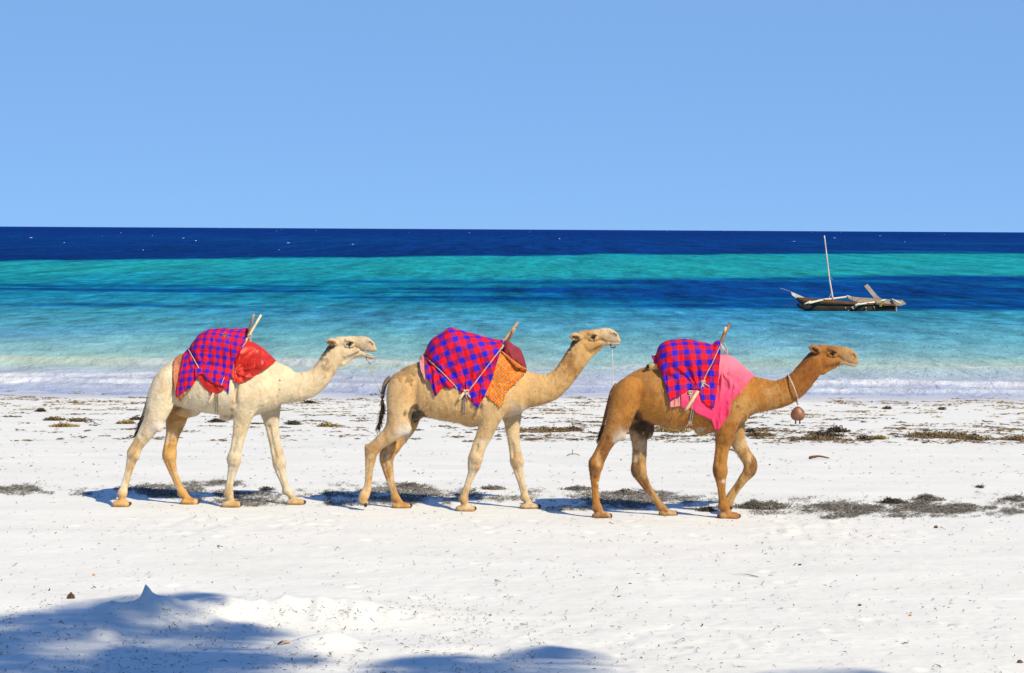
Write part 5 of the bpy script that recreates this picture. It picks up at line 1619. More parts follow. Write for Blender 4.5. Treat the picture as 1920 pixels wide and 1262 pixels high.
boat = empty('outrigger_canoe', tuple(b0), 'weathered wooden outrigger canoe with a bare pale mast moored on the blue water', 'boat')
M_HULL = simple('dark_tarred_hull', (.020, .017, .015), rough=.8, var=.6, scale=5, stretch=(.4, 1, 1.5), bump=.4, bscale=12, spec=.1, col2=(.075, .06, .048))
M_STRAKE = simple('brown_hull_plank', (.17, .085, .04), rough=.85, var=.5, scale=5, stretch=(.4, 1, 2), bump=.3, spec=.1, col2=(.05, .03, .02))
M_GREY = simple('sun_bleached_wood', (.46, .37, .28), rough=.85, var=.45, scale=7, stretch=(.3, 1, 1), bump=.4, col2=(.22, .17, .13))
M_PALE = simple('pale_bare_wood', (.62, .54, .44), rough=.8, var=.35, scale=6, stretch=(1, 1, .3), bump=.3)
M_YROPE = simple('yellow_rope', (.55, .42, .10), rough=.9, var=.3)


def loft(sections, name, mat, parent, thick=.03):
    S = np.array(sections); n, k = S.shape[:2]
    o = link(name, mesh_np(name, S.reshape(-1, 3), grid_quads(k, n)), mat, parent)
    md = o.modifiers.new('thickness', 'SOLIDIFY'); md.thickness = thick; md.offset = -1
    return o


# hull: the dug-out log
sec = []
for x, top, bot, hb_ in [(315, 988, 1000, .03), (350, 990, 1035, .10), (410, 1000, 1062, .17), (520, 1004, 1085, .24), (700, 1008, 1098, .29), (900, 1008, 1102, .31), (1150, 1012, 1104, .31), (1400, 1016, 1104, .28), (1560, 1018, 1104, .25), (1632, 1018, 1102, .22)]:
    t, bo = Bp((x, top)), Bp((x, bot))
    t[2] += 0; bo[2] -= .06
    row = []
    for a in np.linspace(-1, 1, 13):
        an = a * math.pi / 2
        row.append([t[0] * abs(math.sin(an)) ** 2 + bo[0] * (1 - abs(math.sin(an)) ** 2), hb_ * math.copysign(abs(math.sin(an)) ** .7, an), bo[2] + (t[2] - bo[2]) * (1 - math.cos(an) ** 1.0)])
    sec.append(row)
loft(sec, 'hull', M_HULL, boat)
for sd in (-1, 1):
    row = []
    for x, top, bot, hb_ in [(318, 912, 925, .035), (345, 915, 985, .10), (410, 918, 1001, .19), (520, 926, 1005, .27), (700, 940, 1009, .33), (900, 962, 1009, .35), (1150, 982, 1013, .35), (1400, 992, 1017, .31), (1560, 1004, 1019, .28), (1630, 1006, 1019, .25)]:
        t, bo = Bp((x, top)), Bp((x, bot))
        row.append([[bo[0], sd * (hb_ - .03), bo[2] + .004], [(t[0] + bo[0]) / 2, sd * hb_, (t[2] + bo[2]) / 2], [t[0], sd * (hb_ + .02), t[2]]])
    loft(row, 'washstrake', M_STRAKE if sd < 0 else M_GREY, boat, .025)
    mb = MB()
    mb.tube(catmull([np.array([r[2][0], r[2][1] - sd * .0, r[2][2] + .012]) for r in row], 30), .026, k=6, flat=.7)
    mb.build('gunwale', M_STRAKE, boat)
mb = MB()
v = [Bp(p) for p in [(236, 838), (280, 850), (420, 910), (300, 912), (250, 880)]]
V = np.array([[q[0], y, q[2]] for y in (-.035, .035) for q in v])
mb.add(V, [[0, 1, 6, 5], [1, 2, 7, 6], [2, 3, 8, 7], [3, 4, 9, 8], [4, 0, 5, 9]], [[0, 2, 1], [0, 3, 2], [0, 4, 3], [5, 6, 7], [5, 7, 8], [5, 8, 9]])
mb.build('prow_board', M_PALE, boat, smooth=False)
mb = MB(); c = Bp((1632, 1050)); mb.box(c, (.05, .44, .34)); mb.build('transom', M_GREY, boat, smooth=False)
for (p, q) in (((420, 930), (1000, 975)), ((1000, 975), (1600, 1008))):
    pass
mb = MB(); q = catmull([Bp((797, 955)), Bp((745, 640)), Bp((712, 360)), Bp((680, 84))], 20)
mb.tube(q, np.linspace(.050, .030, 20), k=9, wob=.10)
mast = mb.build('mast', M_PALE, boat)
mb = MB()
mb.tube(catmull([Bp((745, 630), -.04), Bp((768, 650), -.05), Bp((790, 672), -.04)], 6), .010, k=5)
mb.build('rope', M_ROPE, mast)
mb = MB(); mb.tube(catmull([Bp((770, 860), -.05), Bp((755, 890), -.1), Bp((735, 925), -.2)], 6), .010, k=5)
mb.build('rope', M_ROPE, mast)


def boom(pts, r, name='outrigger_boom', mat=M_GREY):
    mb = MB(); p = catmull([Bp(a, dy) for a, dy in pts], 18)
    mb.tube(p, np.linspace(r, r * .8, 18), k=8, wob=.2)
    return mb.build(name, mat, boat)


boom([((470, 985), -.85), ((640, 945), -.36), ((770, 928), 0), ((990, 900), 1.3)], .060, mat=M_PALE)
boom([((1100, 1010), -.75), ((1150, 1000), -.55), ((1330, 975), -.05), ((1500, 940), 1.1)], .055, mat=M_PALE)
mb = MB(); mb.tube([Bp((415, 998), -.9), Bp((500, 962), -.78)], [.035, .05], k=7, wob=.2); mb.build('peg', M_PALE, boat)
mb = MB(); mb.tube([Bp((1092, 1020), -.8), Bp((1145, 990), -.7)], [.055, .06], k=7, wob=.2); mb.build('peg', M_PALE, boat)
mb = MB(); mb.tube([Bp((1580, 932), .9), Bp((1705, 992), .7)], [.045, .04], k=7, wob=.2); mb.build('peg', M_PALE, boat)
mb = MB(); mb.tube([Bp((978, 888), 1.2), Bp((1050, 912), 1.2), Bp((1090, 945), 1.15)], [.05, .06, .04], k=7, wob=.25); mb.build('peg', M_PALE, boat)
# the far float: a long bleached plank
mb = MB()
top = [(985, 893), (1120, 904), (1330, 922), (1560, 938), (1720, 944), (1770, 990)]
bot = [(1000, 918), (1120, 985), (1330, 992), (1560, 1000), (1690, 1020), (1768, 998)]
n = len(top)
V = np.array([Bp(p, d) for d in (.95, 1.20) for r in (top, bot) for p in r])
q = []
for i in range(n - 1):
    q += [[i, i + 1, n + i + 1, n + i], [2 * n + i + 1, 2 * n + i, 3 * n + i, 3 * n + i + 1], [i, 2 * n + i, 2 * n + i + 1, i + 1], [n + i, n + i + 1, 3 * n + i + 1, 3 * n + i]]
q += [[0, n, 3 * n, 2 * n], [n - 1, 3 * n - 1, 4 * n - 1, 2 * n - 1]]
mb.add(V, q); mb.build('outrigger_float', M_GREY, boat, smooth=False)
# steering board standing up at the stern
mb = MB()
a, e = Bp((1232, 742)), Bp((1418, 965))
dv = (e - a) / np.linalg.norm(e - a); nv_ = np.array([dv[2], 0, -dv[0]])
V = []
for t, w in ((0, .10), (.75, .10), (.86, .14), (1.0, .16)):
    for sy in (-.030, .030):
        for sw in (-1, 1):
            V.append(a + (e - a) * t + nv_ * w * sw + np.array([0, sy, 0]))
Q = []
for i in range(3):
    o = 4 * i
    Q += [[o, o + 1, o + 5, o + 4], [o + 3, o + 2, o + 6, o + 7], [o + 1, o + 3, o + 7, o + 5], [o + 2, o, o + 4, o + 6]]
Q += [[0, 2, 3, 1], [12, 13, 15, 14]]
mb.add(V, Q); mb.build('steering_board', M_GREY, boat, smooth=False)
mb = MB(); mb.tube(catmull([Bp((1345, 990), -.36), Bp((1400, 1005), -.38), Bp((1500, 1012), -.37), Bp((1600, 1016), -.34), Bp((1640, 1030), -.28)], 16), .045, k=6, wob=.3)
mb.build('lashing', M_STRAKE, boat)
mb = MB(); t = np.linspace(0, 14, 50)
c = Bp((1432, 1002), -.42); mb.tube(np.stack([c[0] + .05 * np.sin(t), c[1] + .02 * np.cos(t), c[2] + .10 * np.cos(t * .7)], -1), .013, k=5)
mb.build('rope', M_YROPE, boat)
mb = MB()
g2 = np.random.default_rng(5)
for i in range(5):
    x = 1060 + 20 * i
    mb.tube(catmull([Bp((x, 900 + 6 * i), 1.0), Bp((x + 12, 935), .8), Bp((x - 4 + 10 * i, 960 + 4 * i), .6)], 8), .014, k=5)
mb.build('rope', M_ROPE, boat)
mb = MB(); mb.tube(catmull([Bp((238, 832)), Bp((160, 806)), Bp((85, 782))], 8), .011, k=6); mb.tube(catmull([Bp((238, 832)), Bp((330, 880)), Bp((420, 914))], 8), .014, k=6)
mb.build('bow_pole', M_GREY, boat)
mb = MB(); mb.tube(catmull([Bp((318, 925)), Bp((260, 985)), Bp((190, 1022)), Bp((115, 1042))], 12), .019, k=6)
mb.build('anchor_line', M_HAIR, boat)
for (x, y, r) in ((950, 1045, .05), (1040, 1040, .07), (1056, 1062, .06), (1220, 1045, .06), (1330, 1035, .05), (1225, 1078, .04), (990, 1082, .035)):
    mb = MB(); c = Bp((x, y)); c[1] = -.325; mb.ball(c, (r * 1.1, .02, r * .6), nu=7, nv=5, M=Matrix.Rotation(x * .7, 3, 'Y')); mb.build('patch', M_GREY, boat)

# ------------------------------------------------------------------ sea wrack on the sand
WR = np.random.default_rng(21)


def wrack(points, lengths, widths, heights, tilt=.35, yaw=None, seed=0, lift=.12):
    """bent blades lying on the sand: two quads each, (n,3) points"""
    g = np.random.default_rng(seed); n = len(points)
    yaw = g.uniform(0, math.pi * 2, n) if yaw is None else yaw
    d = np.stack([np.cos(yaw), np.sin(yaw), g.normal(0, tilt, n)], -1)
    s = np.stack([-np.sin(yaw), np.cos(yaw), g.normal(0, .5, n)], -1)
    bend = np.stack([g.normal(0, .25, n), g.normal(0, .25, n), np.abs(g.normal(lift, lift * 1.5, n))], -1)
    p = points + np.array([0, 0, 1.0]) * heights[:, None]
    V = []
    for t, w in ((-.5, .35), (0, 1), (.5, .25)):
        c = p + d * (lengths * t)[:, None] + (bend * lengths[:, None] * (1 - 4 * t * t))
        V += [c - s * (widths * w * .5)[:, None], c + s * (widths * w * .5)[:, None]]
    V = np.stack(V, 1).reshape(-1, 3)
    o = np.arange(n)[:, None] * 6
    Q = np.stack([o + np.array([0, 1, 3, 2]), o + np.array([2, 3, 5, 4])], 1).reshape(-1, 4)
    return V, Q


def mat_wrack(name, cols):
    m, nt, b = new_mat(name)
    tc = nd(nt, 'ShaderNodeTexCoord'); nz = nd(nt, 'ShaderNodeTexNoise', Scale=11.0, Detail=6.0, Roughness=.7)
    nt.links.new(tc.outputs['Object'], nz.inputs['Vector'])
    cr = nd(nt, 'ShaderNodeValToRGB')
    cr.color_ramp.elements[0].color = (*cols[0], 1); cr.color_ramp.elements[0].position = .35
    cr.color_ramp.elements[1].color = (*cols[-1], 1); cr.color_ramp.elements[1].position = .68
    e = cr.color_ramp.elements.new(.5); e.color = (*cols[1], 1)
    nt.links.new(nz.outputs[0], cr.inputs[0]); nt.links.new(cr.outputs[0], b.inputs['Base Color'])
    b.inputs['Roughness'].default_value = .85; b.inputs['Specular IOR Level'].default_value = .2
    return m


M_WBROWN = mat_wrack('brown_seaweed', [(.06, .038, .018), (.15, .10, .048), (.27, .19, .10)])
M_WOLIVE = mat_wrack('olive_seaweed', [(.11, .075, .025), (.26, .18, .06), (.36, .27, .12)])
M_WGREY = mat_wrack('dry_grey_seaweed', [(.055, .048, .042), (.15, .135, .115), (.30, .27, .23)])
M_WDARK = mat_wrack('dark_seaweed', [(.026, .021, .014), (.060, .046, .030), (.13, .10, .07)])
M_TWIG = mat_wrack('twig_bits', [(.035, .025, .018), (.09, .06, .04), (.20, .14, .09)])


def pile(px, py, wpx, hpx, n, mat, blade=(.10, .014), depth=None, ymound=None, seed=0, name='seaweed_clump', single=True):
    """heap of wrack centred on a photo pixel, wpx wide, hpx tall"""
    c = G(px, py, -0.0); c = np.array([c[0], c[1], float(sand_h(c[0], c[1]))])
    c = G(px, py, c[2]); s = F_PX / c[1]
    a = wpx / s / 2; hh = hpx / s; dp = depth or max(.12, min(a * .8, .45))
    g = np.random.default_rng(seed + int(px * 7 + py))
    r = g.random(n) ** .6; an = g.uniform(0, 2 * math.pi, n)
    x = c[0] + a * r * np.cos(an) * (1 + .25 * g.standard_normal(n)); y = c[1] + dp * r * np.sin(an)
    x = x + .1 * a * np.sin(y * 40)
    prof = np.clip(1 - r ** 1.3, 0, 1) * (.6 + .6 * fbm((x - c[0]) / a * 2.5 + seed + px, y * 3, o=2))
    P_ = np.stack([x, y, sand_h(x, y)], -1)
    L_ = blade[0] * g.uniform(.5, 1.5, n); W_ = blade[1] * g.uniform(.6, 1.6, n)
    V, Q = wrack(P_, L_, W_, hh * np.clip(prof, 0, 1) * g.random(n) ** .5 + .004, seed=seed + 1)
    cc_ = np.array([c[0], c[1], c[2]])
    if single:
        return link(name, mesh_np(name, V - cc_, Q, smooth=False), mat, None, tuple(cc_))
    return V, Q


GRP = 'heaps of seaweed washed up on the beach'
CL = [
    (1035, 806, 112, 5, 520, M_WBROWN, 'long brown strip of seaweed on the sand behind the front legs of the tan camel'),
    (1072, 805, 30, 8, 200, M_WDARK, 'dark lump at the end of the long seaweed strip by the tan camel'),
    (1262, 807, 62, 8, 330, M_WOLIVE, 'olive seaweed heap under the belly of the golden camel'),
    (1425, 816, 52, 6, 300, M_WBROWN, 'brown seaweed heap just ahead of the front legs of the golden camel'),
    (1408, 808, 18, 5, 90, M_WDARK, 'small dark seaweed lump above the heap ahead of the golden camel'),
    (1570, 808, 40, 9, 260, M_WDARK, 'pointed dark green seaweed mound right of the bell'),
    (1548, 816, 58, 9, 330, M_WDARK, 'wide dark seaweed heap below the pointed mound'),
    (1530, 823, 92, 5, 380, M_WBROWN, 'flat brown seaweed spread in front of the wide dark heap'),
    (1760, 818, 132, 8, 700, M_WBROWN, 'longest brown seaweed ridge at the right of the beach'),
    (1647, 822, 26, 7, 120, M_WOLIVE, 'round yellowish seaweed tuft left of the longest ridge'),
    (1620, 824, 30, 6, 130, M_WDARK, 'dark seaweed tuft left of the round yellowish tuft'),
    (1830, 823, 60, 5, 240, M_WBROWN, 'brown seaweed tail trailing from the longest ridge'),
    (1905, 824, 60, 5, 240, M_WBROWN, 'brown seaweed strip cut by the right edge of the picture'),
    (1837, 914, 17, 5, 90, M_WDARK, 'lone dark brown lump on clean sand at the right'),
    (1085, 918, 56, 9, 420, M_WGREY, 'low grey seaweed mound behind the rear foot of the golden camel'),
    (1170, 926, 54, 9, 420, M_WGREY, 'grey seaweed mound between the hind legs of the golden camel'),
    (1325, 958, 32, 9, 200, M_WDARK, 'black seaweed lump behind the planted front foot of the golden camel'),
    (1428, 952, 88, 26, 2200, M_WGREY, 'big grey triangular seaweed mound ahead of the golden camel'),
    (1674, 943, 52, 12, 520, M_WDARK, 'dark seaweed mound on the long grey bed at the right'),
    (1740, 938, 56, 16, 640, M_WGREY, 'pointed grey seaweed mound on the long bed at the right'),
    (1905, 938, 50, 12, 420, M_WGREY, 'grey seaweed mound touching the right edge of the picture'),
    (925, 917, 44, 10, 380, M_WGREY, 'pointed grey seaweed mound between the front legs of the tan camel'),
    (770, 913, 54, 8, 380, M_WGREY, 'low grey seaweed mound behind the hind leg of the tan camel'),
    (500, 919, 24, 7, 160, M_WDARK, 'black seaweed clump by the front legs of the cream camel'),
    (77, 766, 16, 5, 80, M_WDARK, 'small dark seaweed lump near the water at the far left'),
    (120, 797, 46, 5, 190, M_WOLIVE, 'low olive seaweed heap at the left of the beach'),
    (145, 787, 34, 5, 150, M_WBROWN, 'brown seaweed strip behind the olive heap at the left'),
    (103, 785, 36, 6, 170, M_WBROWN, 'brown rounded seaweed heap at the left of the beach'),
    (255, 783, 17, 6, 100, M_WDARK, 'small rounded dark heap behind the tail of the cream camel'),
    (236, 791, 32, 5, 140, M_WOLIVE, 'olive seaweed strip at the tail of the cream camel'),
    (407, 788, 30, 5, 150, M_WDARK, 'dark seaweed heap under the belly of the cream camel'),
    (550, 793, 27, 6, 160, M_WDARK, 'domed dark seaweed heap just ahead of the cream camel'),
    (614, 797, 34, 7, 190, M_WOLIVE, 'olive domed seaweed heap between the cream and tan camels'),
    (583, 750, 26, 4, 120, M_WDARK, 'dark seaweed patch below the throat of the cream camel'),
    (1663, 760, 13, 4, 60, M_WDARK, 'small black seaweed lump near the water, left of the matching one'),
    (1766, 761, 13, 4, 60, M_WDARK, 'small black seaweed lump near the water at the right'),
]
for k, (x, y, w, h, n, m, lab) in enumerate(CL):
    o = pile(x, y, w, h, int(n * 1.25), m, blade=((.11, .016) if y < 880 else (.055, .0075)), seed=k)
    tag(o, lab, 'seaweed', GRP); o['kind'] = 'thing' if False else o.get('kind', '') or ''
    if not o['kind']: del o['kind']

# scattered litter that nobody could count
allV = {m.name: [[], [], 0] for m in (M_WBROWN, M_WGREY, M_WDARK, M_WOLIVE, M_TWIG)}


def put_stuff(mat, V, Q):
    a = allV[mat.name]
    a[0].append(V); a[1].append(Q + a[2]); a[2] += len(V)


def scatter(n, x0, x1, y0, y1, mat, blade, seed, hmax=.006, clump=None, yawsp=None):
    """blades spread over a photo rectangle on the ground; clump = (scale x, scale y, threshold)"""
    g = np.random.default_rng(seed)
    px = g.uniform(x0, x1, n * 3); py = g.uniform(y0, y1, n * 3)
    if clump:
        f = fbm(px / clump[0] + seed, py / clump[1], o=3)
        keep = f > clump[2] + .12 * g.standard_normal(len(px))
        px, py = px[keep], py[keep]
    px, py = px[:n], py[:n]
    u = (px - 960) / F_PX; v = (631 - py) / F_PX
    D = np.stack([u, v, -np.ones_like(u)], -1) @ RMN.T
    z = np.zeros_like(u)
    for _ in range(3):
        s = (z - CAM_H) / D[:, 2]
        z = sand_h(D[:, 0] * s, D[:, 1] * s)
    s = (z - CAM_H) / D[:, 2]
    p = np.stack([D[:, 0] * s, D[:, 1] * s, z], -1)
    yaw = None if yawsp is None else g.normal(0, yawsp, len(p))
    V, Q = wrack(p, blade[0] * g.uniform(.4, 1.6, len(p)) , blade[1] * g.uniform(.6, 1.5, len(p)), .003 + hmax * g.random(len(p)), seed=seed + 5, tilt=.2, yaw=yaw)
    put_stuff(mat, V, Q)


# strand lines near the water: thin flat wisps, each a few decimetres long
def wisps(n, x0, x1, y0, y1, mat, seed, L=(.10, .55), per=26, blade=(.07, .016), bands=None):
    g = np.random.default_rng(seed)
    for i in range(n):
        px = g.uniform(x0, x1)
        py = g.choice(bands) + g.normal(0, 2.0) if bands is not None else g.uniform(y0, y1)
        py = py + (px - 960) * .0057
        c = ground(px, py)
        a = g.uniform(*L) * (1.8 if g.random() < .15 else 1); m = int(per * (.4 + a / L[1]) * g.uniform(.5, 1.3))
        u = g.normal(0, .45, m); x = c[0] + a * u; y = c[1] + g.normal(0, .10, m) + .25 * a * math.sin(i * 2.1) * u + .05 * np.sin(u * 6 + i)
        p = np.stack([x, y, sand_h(x, y)], -1)
        V, Q = wrack(p, blade[0] * g.uniform(.4, 1.6, m), blade[1] * g.uniform(.5, 1.6, m), .004 + .014 * g.random(m) * np.exp(-u * u * 3), tilt=.06, yaw=g.normal(0, .5, m), seed=seed + i, lift=.05)
        put_stuff(mat, V, Q)


def ground(px, py):
    z = 0.0
    for _ in range(4):
        c = G(px, py, z); z = float(sand_h(c[0], c[1]))
    return c[0], c[1], z


wisps(210, -20, 1940, 0, 0, M_WOLIVE, 31, L=(.12, .55), bands=[752, 760, 768, 776, 744])
wisps(150, -20, 1940, 0, 0, M_WBROWN, 32, L=(.10, .40), bands=[750, 757, 771, 782, 790])
wisps(110, -20, 1940, 0, 0, M_WBROWN, 33, L=(.08, .38), bands=[797, 803, 812, 820, 826])
wisps(60, -20, 1940, 0, 0, M_WDARK, 34, L=(.05, .2), per=22, bands=[786, 795, 806, 815, 824])
wisps(110, 960, 1940, 0, 0, M_WBROWN, 35, L=(.10, .5), bands=[800, 806, 812, 818, 824])
wisps(26, 960, 1940, 0, 0, M_WDARK, 36, L=(.10, .3), per=30, bands=[803, 812, 819])
scatter(420, -20, 1940, 745, 835, M_WBROWN, (.08, .016), 37, hmax=.004, yawsp=.5)
scatter(420, -20, 1940, 830, 905, M_WDARK, (.05, .010), 38, hmax=.004, yawsp=.6)


# the broad grey beds at the animals' feet: thin, speckled, fading out at their edges
def bed(n, x0, x1, y0, y1, seed, dark=.14, dens=0.0):
    g = np.random.default_rng(seed)
    m = n * 6
    px = g.uniform(x0 - 12, x1 + 12, m); py = g.uniform(y0 - 3, y1 + 3, m)
    e = np.sqrt(((px - (x0 + x1) / 2) / ((x1 - x0) / 2)) ** 2 + ((py - (y0 + y1) / 2) / ((y1 - y0) / 2)) ** 2)
    f = .8 * fbm(px / 52 + seed, py / 9, o=4) + .35 * fbm(px / 14 + seed, py / 4, o=2)
    keep = f + .18 * g.standard_normal(m) > .02 + dens + .55 * sstep(.35, 1.15, e)
    px, py = px[keep][:n], py[keep][:n]
    u = (px - 960) / F_PX; v = (631 - py) / F_PX
    D = np.stack([u, v, -np.ones_like(u)], -1) @ RMN.T
    z = np.zeros_like(u)
    for _ in range(3):
        s = (z - CAM_H) / D[:, 2]; z = sand_h(D[:, 0] * s, D[:, 1] * s)
    s = (z - CAM_H) / D[:, 2]
    p = np.stack([D[:, 0] * s, D[:, 1] * s, z], -1)
    k = len(p)
    V, Q = wrack(p, .042 * g.uniform(.4, 1.7, k), .0052 * g.uniform(.6, 1.6, k), .003 + .012 * g.random(k), seed=seed + 5, tilt=.2, lift=.10)
    j = int(k * (1 - dark))
    put_stuff(M_WGREY, V[:j * 6], Q[:j * 2]); put_stuff(M_WDARK, V[j * 6:], Q[j * 2:] - j * 6)


for (x0, x1, y0, y1, n, sd, dn) in ((1490, 1685, 934, 974, 3000, 41, -.22), (1605, 1860, 938, 968, 3600, 42, -.20), (1835, 1960, 926, 974, 1300, 43, .04), (1000, 1340, 920, 956, 4600, 44, -.22),
                                    (225, 420, 908, 938, 2600, 45, -.24), (330, 470, 900, 916, 700, 46, -.05), (370, 610, 922, 948, 2200, 47, -.16), (620, 880, 908, 946, 3800, 48, -.22),
                                    (-40, 90, 906, 934, 1100, 49, -.05), (100, 250, 910, 940, 700, 50, .02), (840, 1010, 918, 948, 900, 51, .02), (1360, 1500, 930, 972, 700, 52, .05)):
    bed(int(n * 1.9), x0, x1, y0, y1, sd, dens=dn)
# fine bits over the dry sand
scatter(1400, -30, 1950, 960, 1262, M_TWIG, (.034, .0048), 61)
scatter(420, -30, 1950, 900, 1262, M_WDARK, (.018, .0075), 62, hmax=.004)
scatter(700, -30, 1950, 830, 1010, M_WGREY, (.045, .006), 63, clump=(60, 12, .05))
scatter(1500, -30, 1000, 1120, 1275, M_TWIG, (.036, .0052), 64, clump=(80, 20, .0))
scatter(420, -30, 1950, 960, 1270, M_WDARK, (.055, .008), 65, clump=(50, 16, .1))
NAMES = {'brown_seaweed': 'brown_seaweed_litter', 'dry_grey_seaweed': 'grey_seaweed_bed', 'dark_seaweed': 'dark_seaweed_bits', 'olive_seaweed': 'olive_seaweed_litter', 'twig_bits': 'twig_litter'}
for m in (M_WBROWN, M_WGREY, M_WDARK, M_WOLIVE, M_TWIG):
    a = allV[m.name]
    o = link(NAMES[m.name], mesh_np(NAMES[m.name], np.vstack(a[0]), np.vstack(a[1]), smooth=False), m)
    tag(o, kind='stuff')


# ------------------------------------------------------------------ single small things lying on the sand
def ground(px, py):
    z = 0.0
    for _ in range(4):
        c = G(px, py, z); z = float(sand_h(c[0], c[1]))
    return c[0], c[1], z


def pebble(px, py, r, mat, label, name='pebble', cat='pebble', squash=.75, seed=0, group=None):
    x, y, z = ground(px, py)
    mb = MB(); mb.ball((0, 0, 0), (r, r * .85, r * squash), nu=12, nv=8)
    V = np.vstack(mb.V); V = V * (1 + .28 * fbm(V[:, 0] / r * 1.3 + seed, V[:, 1] / r * 1.3, V[:, 2] / r * 1.3, o=2))[:, None]
    o = link(name, mesh_np(name, V, mb.Q[0]), mat, None, (x, y, z + r * squash * .6))
    return tag(o, label, cat, group)


M_ORP = simple('orange_stone', (.50, .24, .08), rough=.7, var=.4, scale=60)
M_BRP = simple('brown_husk', (.13, .055, .03), rough=.8, var=.5, scale=60)
pebble(176, 1079, .016, M_ORP, 'tiny orange pebble on the sand above the shade at the left', seed=1)
pebble(1707, 1155, .016, M_ORP, 'small reddish pebble on open sand at the lower right', seed=2)
pebble(1612, 1136, .017, M_WDARK, 'dark pebble on open sand left of the small reddish one', seed=3)
pebble(1755, 990, .026, M_BRP, 'brown husk lump on the sand below the long grey seaweed bed', 'husk', 'husk', seed=4)
pebble(1912, 1243, .022, M_BRP, 'reddish brown husk in the bottom right corner', 'husk', 'husk', seed=5)
x, y, z = ground(536, 1207)
shell = empty('broken_shell', (x, y, z), 'broken orange shell on the lip of the sand hollow', 'shell')
shell.scale = (.62, .62, .62)
mb = MB(); th = np.linspace(0, math.pi * .9, 8); ph = np.linspace(-.9, .9, 7)
V = np.array([[.065 * math.cos(t) , .05 * math.sin(p) * math.sin(t) ** .5, .05 * math.sin(t) * math.cos(p) + .004] for t in th for p in ph])
o = link('shell_cup', mesh_np('shell_cup', V, grid_quads(7, 8)), simple('shell_orange', (.58, .36, .20), rough=.45, var=.4, scale=30), shell)
o.modifiers.new('thickness', 'SOLIDIFY').thickness = .008
mb = MB(); mb.tube(catmull([(-.11, .02, -.01), (-.075, 0, .02), (-.04, -.01, .045)], 6), [.012, .013, .015, .014, .010, .006], k=6); mb.build('shell_hinge', M_BRP, shell)
# the little dark cone standing at the left
x, y, z = ground(133, 1122)
cone = empty('tree_cone', (x, y, z), 'small dark cone standing on the sand at the left edge of the shade', 'cone')
mb = MB(); mb.tube([(0, 0, -.005), (0, 0, .015), (.002, 0, .035), (0, 0, .06)], [.030, .032, .022, .008], k=10); mb.build('core', M_WDARK, cone)
for ring, (zz, rr) in enumerate(((.008, .034), (.022, .030), (.036, .021))):
    for k in range(7):
        an = k / 7 * 2 * math.pi + ring * .4
        mb = MB(); mb.ball((rr * math.cos(an), rr * math.sin(an), zz), (.011, .011, .007), nu=6, nv=4); mb.build('scale', M_BRP, cone)
# thin curved dry leaf
x0, y0, z0 = ground(1372, 1078); x1, y1, z1 = ground(1423, 1083)
mb = MB(); q = catmull([(0, 0, .008), ((x1 - x0) * .5, (y1 - y0) * .3, .016), (x1 - x0, y1 - y0, z1 - z0 + .008)], 12)
mb.tube(q, np.concatenate([np.linspace(.002, .009, 10), [.008, .004]]), k=6, flat=.5)
tag(mb.build('palm_leaflet', M_WGREY, None, loc=(x0, y0, z0)), 'thin curved dry leaflet on open sand at the lower right', 'leaf')
# three-armed twig and the dark red stick
x, y, z = ground(1073, 855)
mb = MB()
for e in ((-.09, 0, .0), (.01, .02, .10), (.12, -.02, .01)):
    mb.tube(catmull([(0, 0, .03), (e[0] * .5, e[1] * .5, e[2] * .5 + .03), e], 6), [.006] * 6, k=5)
tag(mb.build('twig', M_WDARK, None, loc=(x, y, z)), 'three-armed dark twig on the sand between the tan and golden camels', 'twig')
for (px0, px1, py, lab, sd) in ((1517, 1555, 861, 'dark red stick lying on clean sand ahead of the golden camel', 1), (1357, 1380, 848, 'short dark stick behind the raised foreleg of the golden camel', 2)):
    x0, y0, z0 = ground(px0, py); x1, y1, z1 = ground(px1, py)
    mb = MB(); mb.tube(catmull([(0, 0, .02), ((x1 - x0) * .45, .02, .045), (x1 - x0, .05, .015)], 10), np.linspace(.026, .008, 10), k=6, wob=.5)
    tag(mb.build('stick', M_BRP, None, loc=(x0, y0, z0)), lab, 'stick')

# ------------------------------------------------------------------ coconut palms behind the viewer: they cast the shade in the foreground
M_TRUNK = simple('palm_trunk', (.24, .19, .15), rough=.9, var=.5, scale=6, stretch=(1, 1, 4), bump=.6)
M_FROND = simple('palm_frond', (.055, .095, .022), rough=.5, var=.5, scale=2, spec=.4)
M_NUT = simple('coconut', (.22, .17, .04), rough=.5, var=.4)


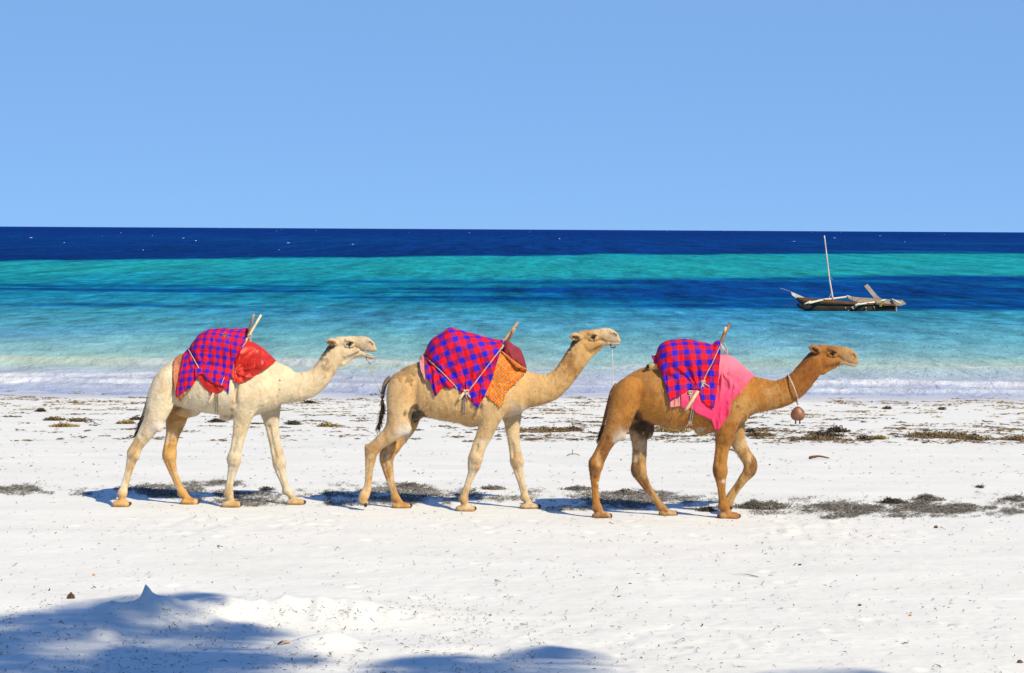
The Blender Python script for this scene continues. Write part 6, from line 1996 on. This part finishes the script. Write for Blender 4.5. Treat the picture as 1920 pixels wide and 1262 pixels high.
def frond_mesh(L, droop, seed):
    g = np.random.default_rng(seed); mb = MB()
    n = 22; t = np.linspace(0, 1, n)
    x = L * (t - .12 * t ** 3); z = L * (.30 * t - droop * t ** 2)
    r = np.stack([x, .08 * np.sin(t * 3 + seed) * t, z], -1)
    mb.tube(r, np.linspace(.05, .008, n), k=5)
    for s_ in (-1, 1):
        for i in np.linspace(.10, 1, 58):
            k = i * (n - 1); a = int(min(k, n - 2)); p = r[a] * (1 - (k - a)) + r[a + 1] * (k - a)
            ll = (.95 * math.sin(math.pi * min(1, .18 + .8 * i)) ** .6) * g.uniform(.85, 1.1) * L / 4.5
            d = np.array([.45, s_ * .85, -.10 - .35 * g.random()]); d /= np.linalg.norm(d)
            w = .029 * L / 4.5
            m_ = p + d * ll * .5 + np.array([0, 0, .02]); e = p + d * ll + np.array([0, 0, -.22 * ll])
            sd = np.array([w, 0, .01])
            mb.add([p - sd * .5, p + sd * .5, m_ - sd, m_ + sd, e - sd * .1, e + sd * .1], [[0, 1, 3, 2], [2, 3, 5, 4]])
    return mesh_np('frond', np.vstack(mb.V), [np.vstack(mb.Q)] + ([np.vstack(mb.T)] if mb.T else []), smooth=False)


FRONDS = [frond_mesh(4.6, .22, 1), frond_mesh(4.3, .42, 2), frond_mesh(4.0, .70, 3)]
for f_ in FRONDS: f_.materials.append(M_FROND)


def palm(shade, h, base_off, label, nf=20, scale=1.0, seed=0, az0=0.0):
    """palm whose crown's shadow falls round the ground point shade"""
    k = h / SUN_DIR[2]
    crown = Vector((shade[0], shade[1], 0)) + SUN_DIR * k
    bx, by = crown.x + base_off[0], crown.y + base_off[1]
    bz = float(sand_h(bx, by)) - .15
    t = empty('coconut_palm', (bx, by, bz), label, 'palm tree', 'coconut palms along the top of the beach')
    g = np.random.default_rng(seed)
    c = crown - Vector((bx, by, bz))
    q = catmull([(0, 0, 0), (c.x * .15, c.y * .15, c.z * .33), (c.x * .5, c.y * .5, c.z * .68), tuple(c)], 40)
    rr = np.linspace(.20, .11, 40) * (1 + .05 * (np.arange(40) % 2)); rr[0] = .32; rr[1] = .26
    mb = MB(); mb.tube(q, rr, k=10); mb.build('trunk', M_TRUNK, t)
    for i in range(nf):
        o = bpy.data.objects.new('frond', FRONDS[0 if i < nf * .4 else (1 if i < nf * .75 else 2)])
        scene.collection.objects.link(o); o.parent = t; o.location = c
        o.rotation_euler = (g.normal(0, .12), g.normal(0, .12), az0 + i * 2.39996)
        o.scale = (scale * g.uniform(.88, 1.08),) * 3
    for i in range(5):
        mb = MB(); mb.ball((c.x + .22 * math.cos(i * 1.3), c.y + .22 * math.sin(i * 1.3), c.z - .25 - .05 * i), (.12, .12, .15), nu=10, nv=7); mb.build('coconut', M_NUT, t)


palm((-5.3, 20.1), 13.5, (1.6, -1.2), 'tall leaning coconut palm whose crown shades the lower left of the sand', nf=16, seed=1)
palm((-.3, 17.0), 12.5, (1.2, .4), 'tallest coconut palm behind the viewer shading the bottom edge of the sand', nf=19, seed=2, az0=.5)
palm((-3.3, 17.2), 9.5, (.5, -1.0), 'shortest coconut palm behind the viewer with a thick crown', nf=16, seed=3, az0=1.1)
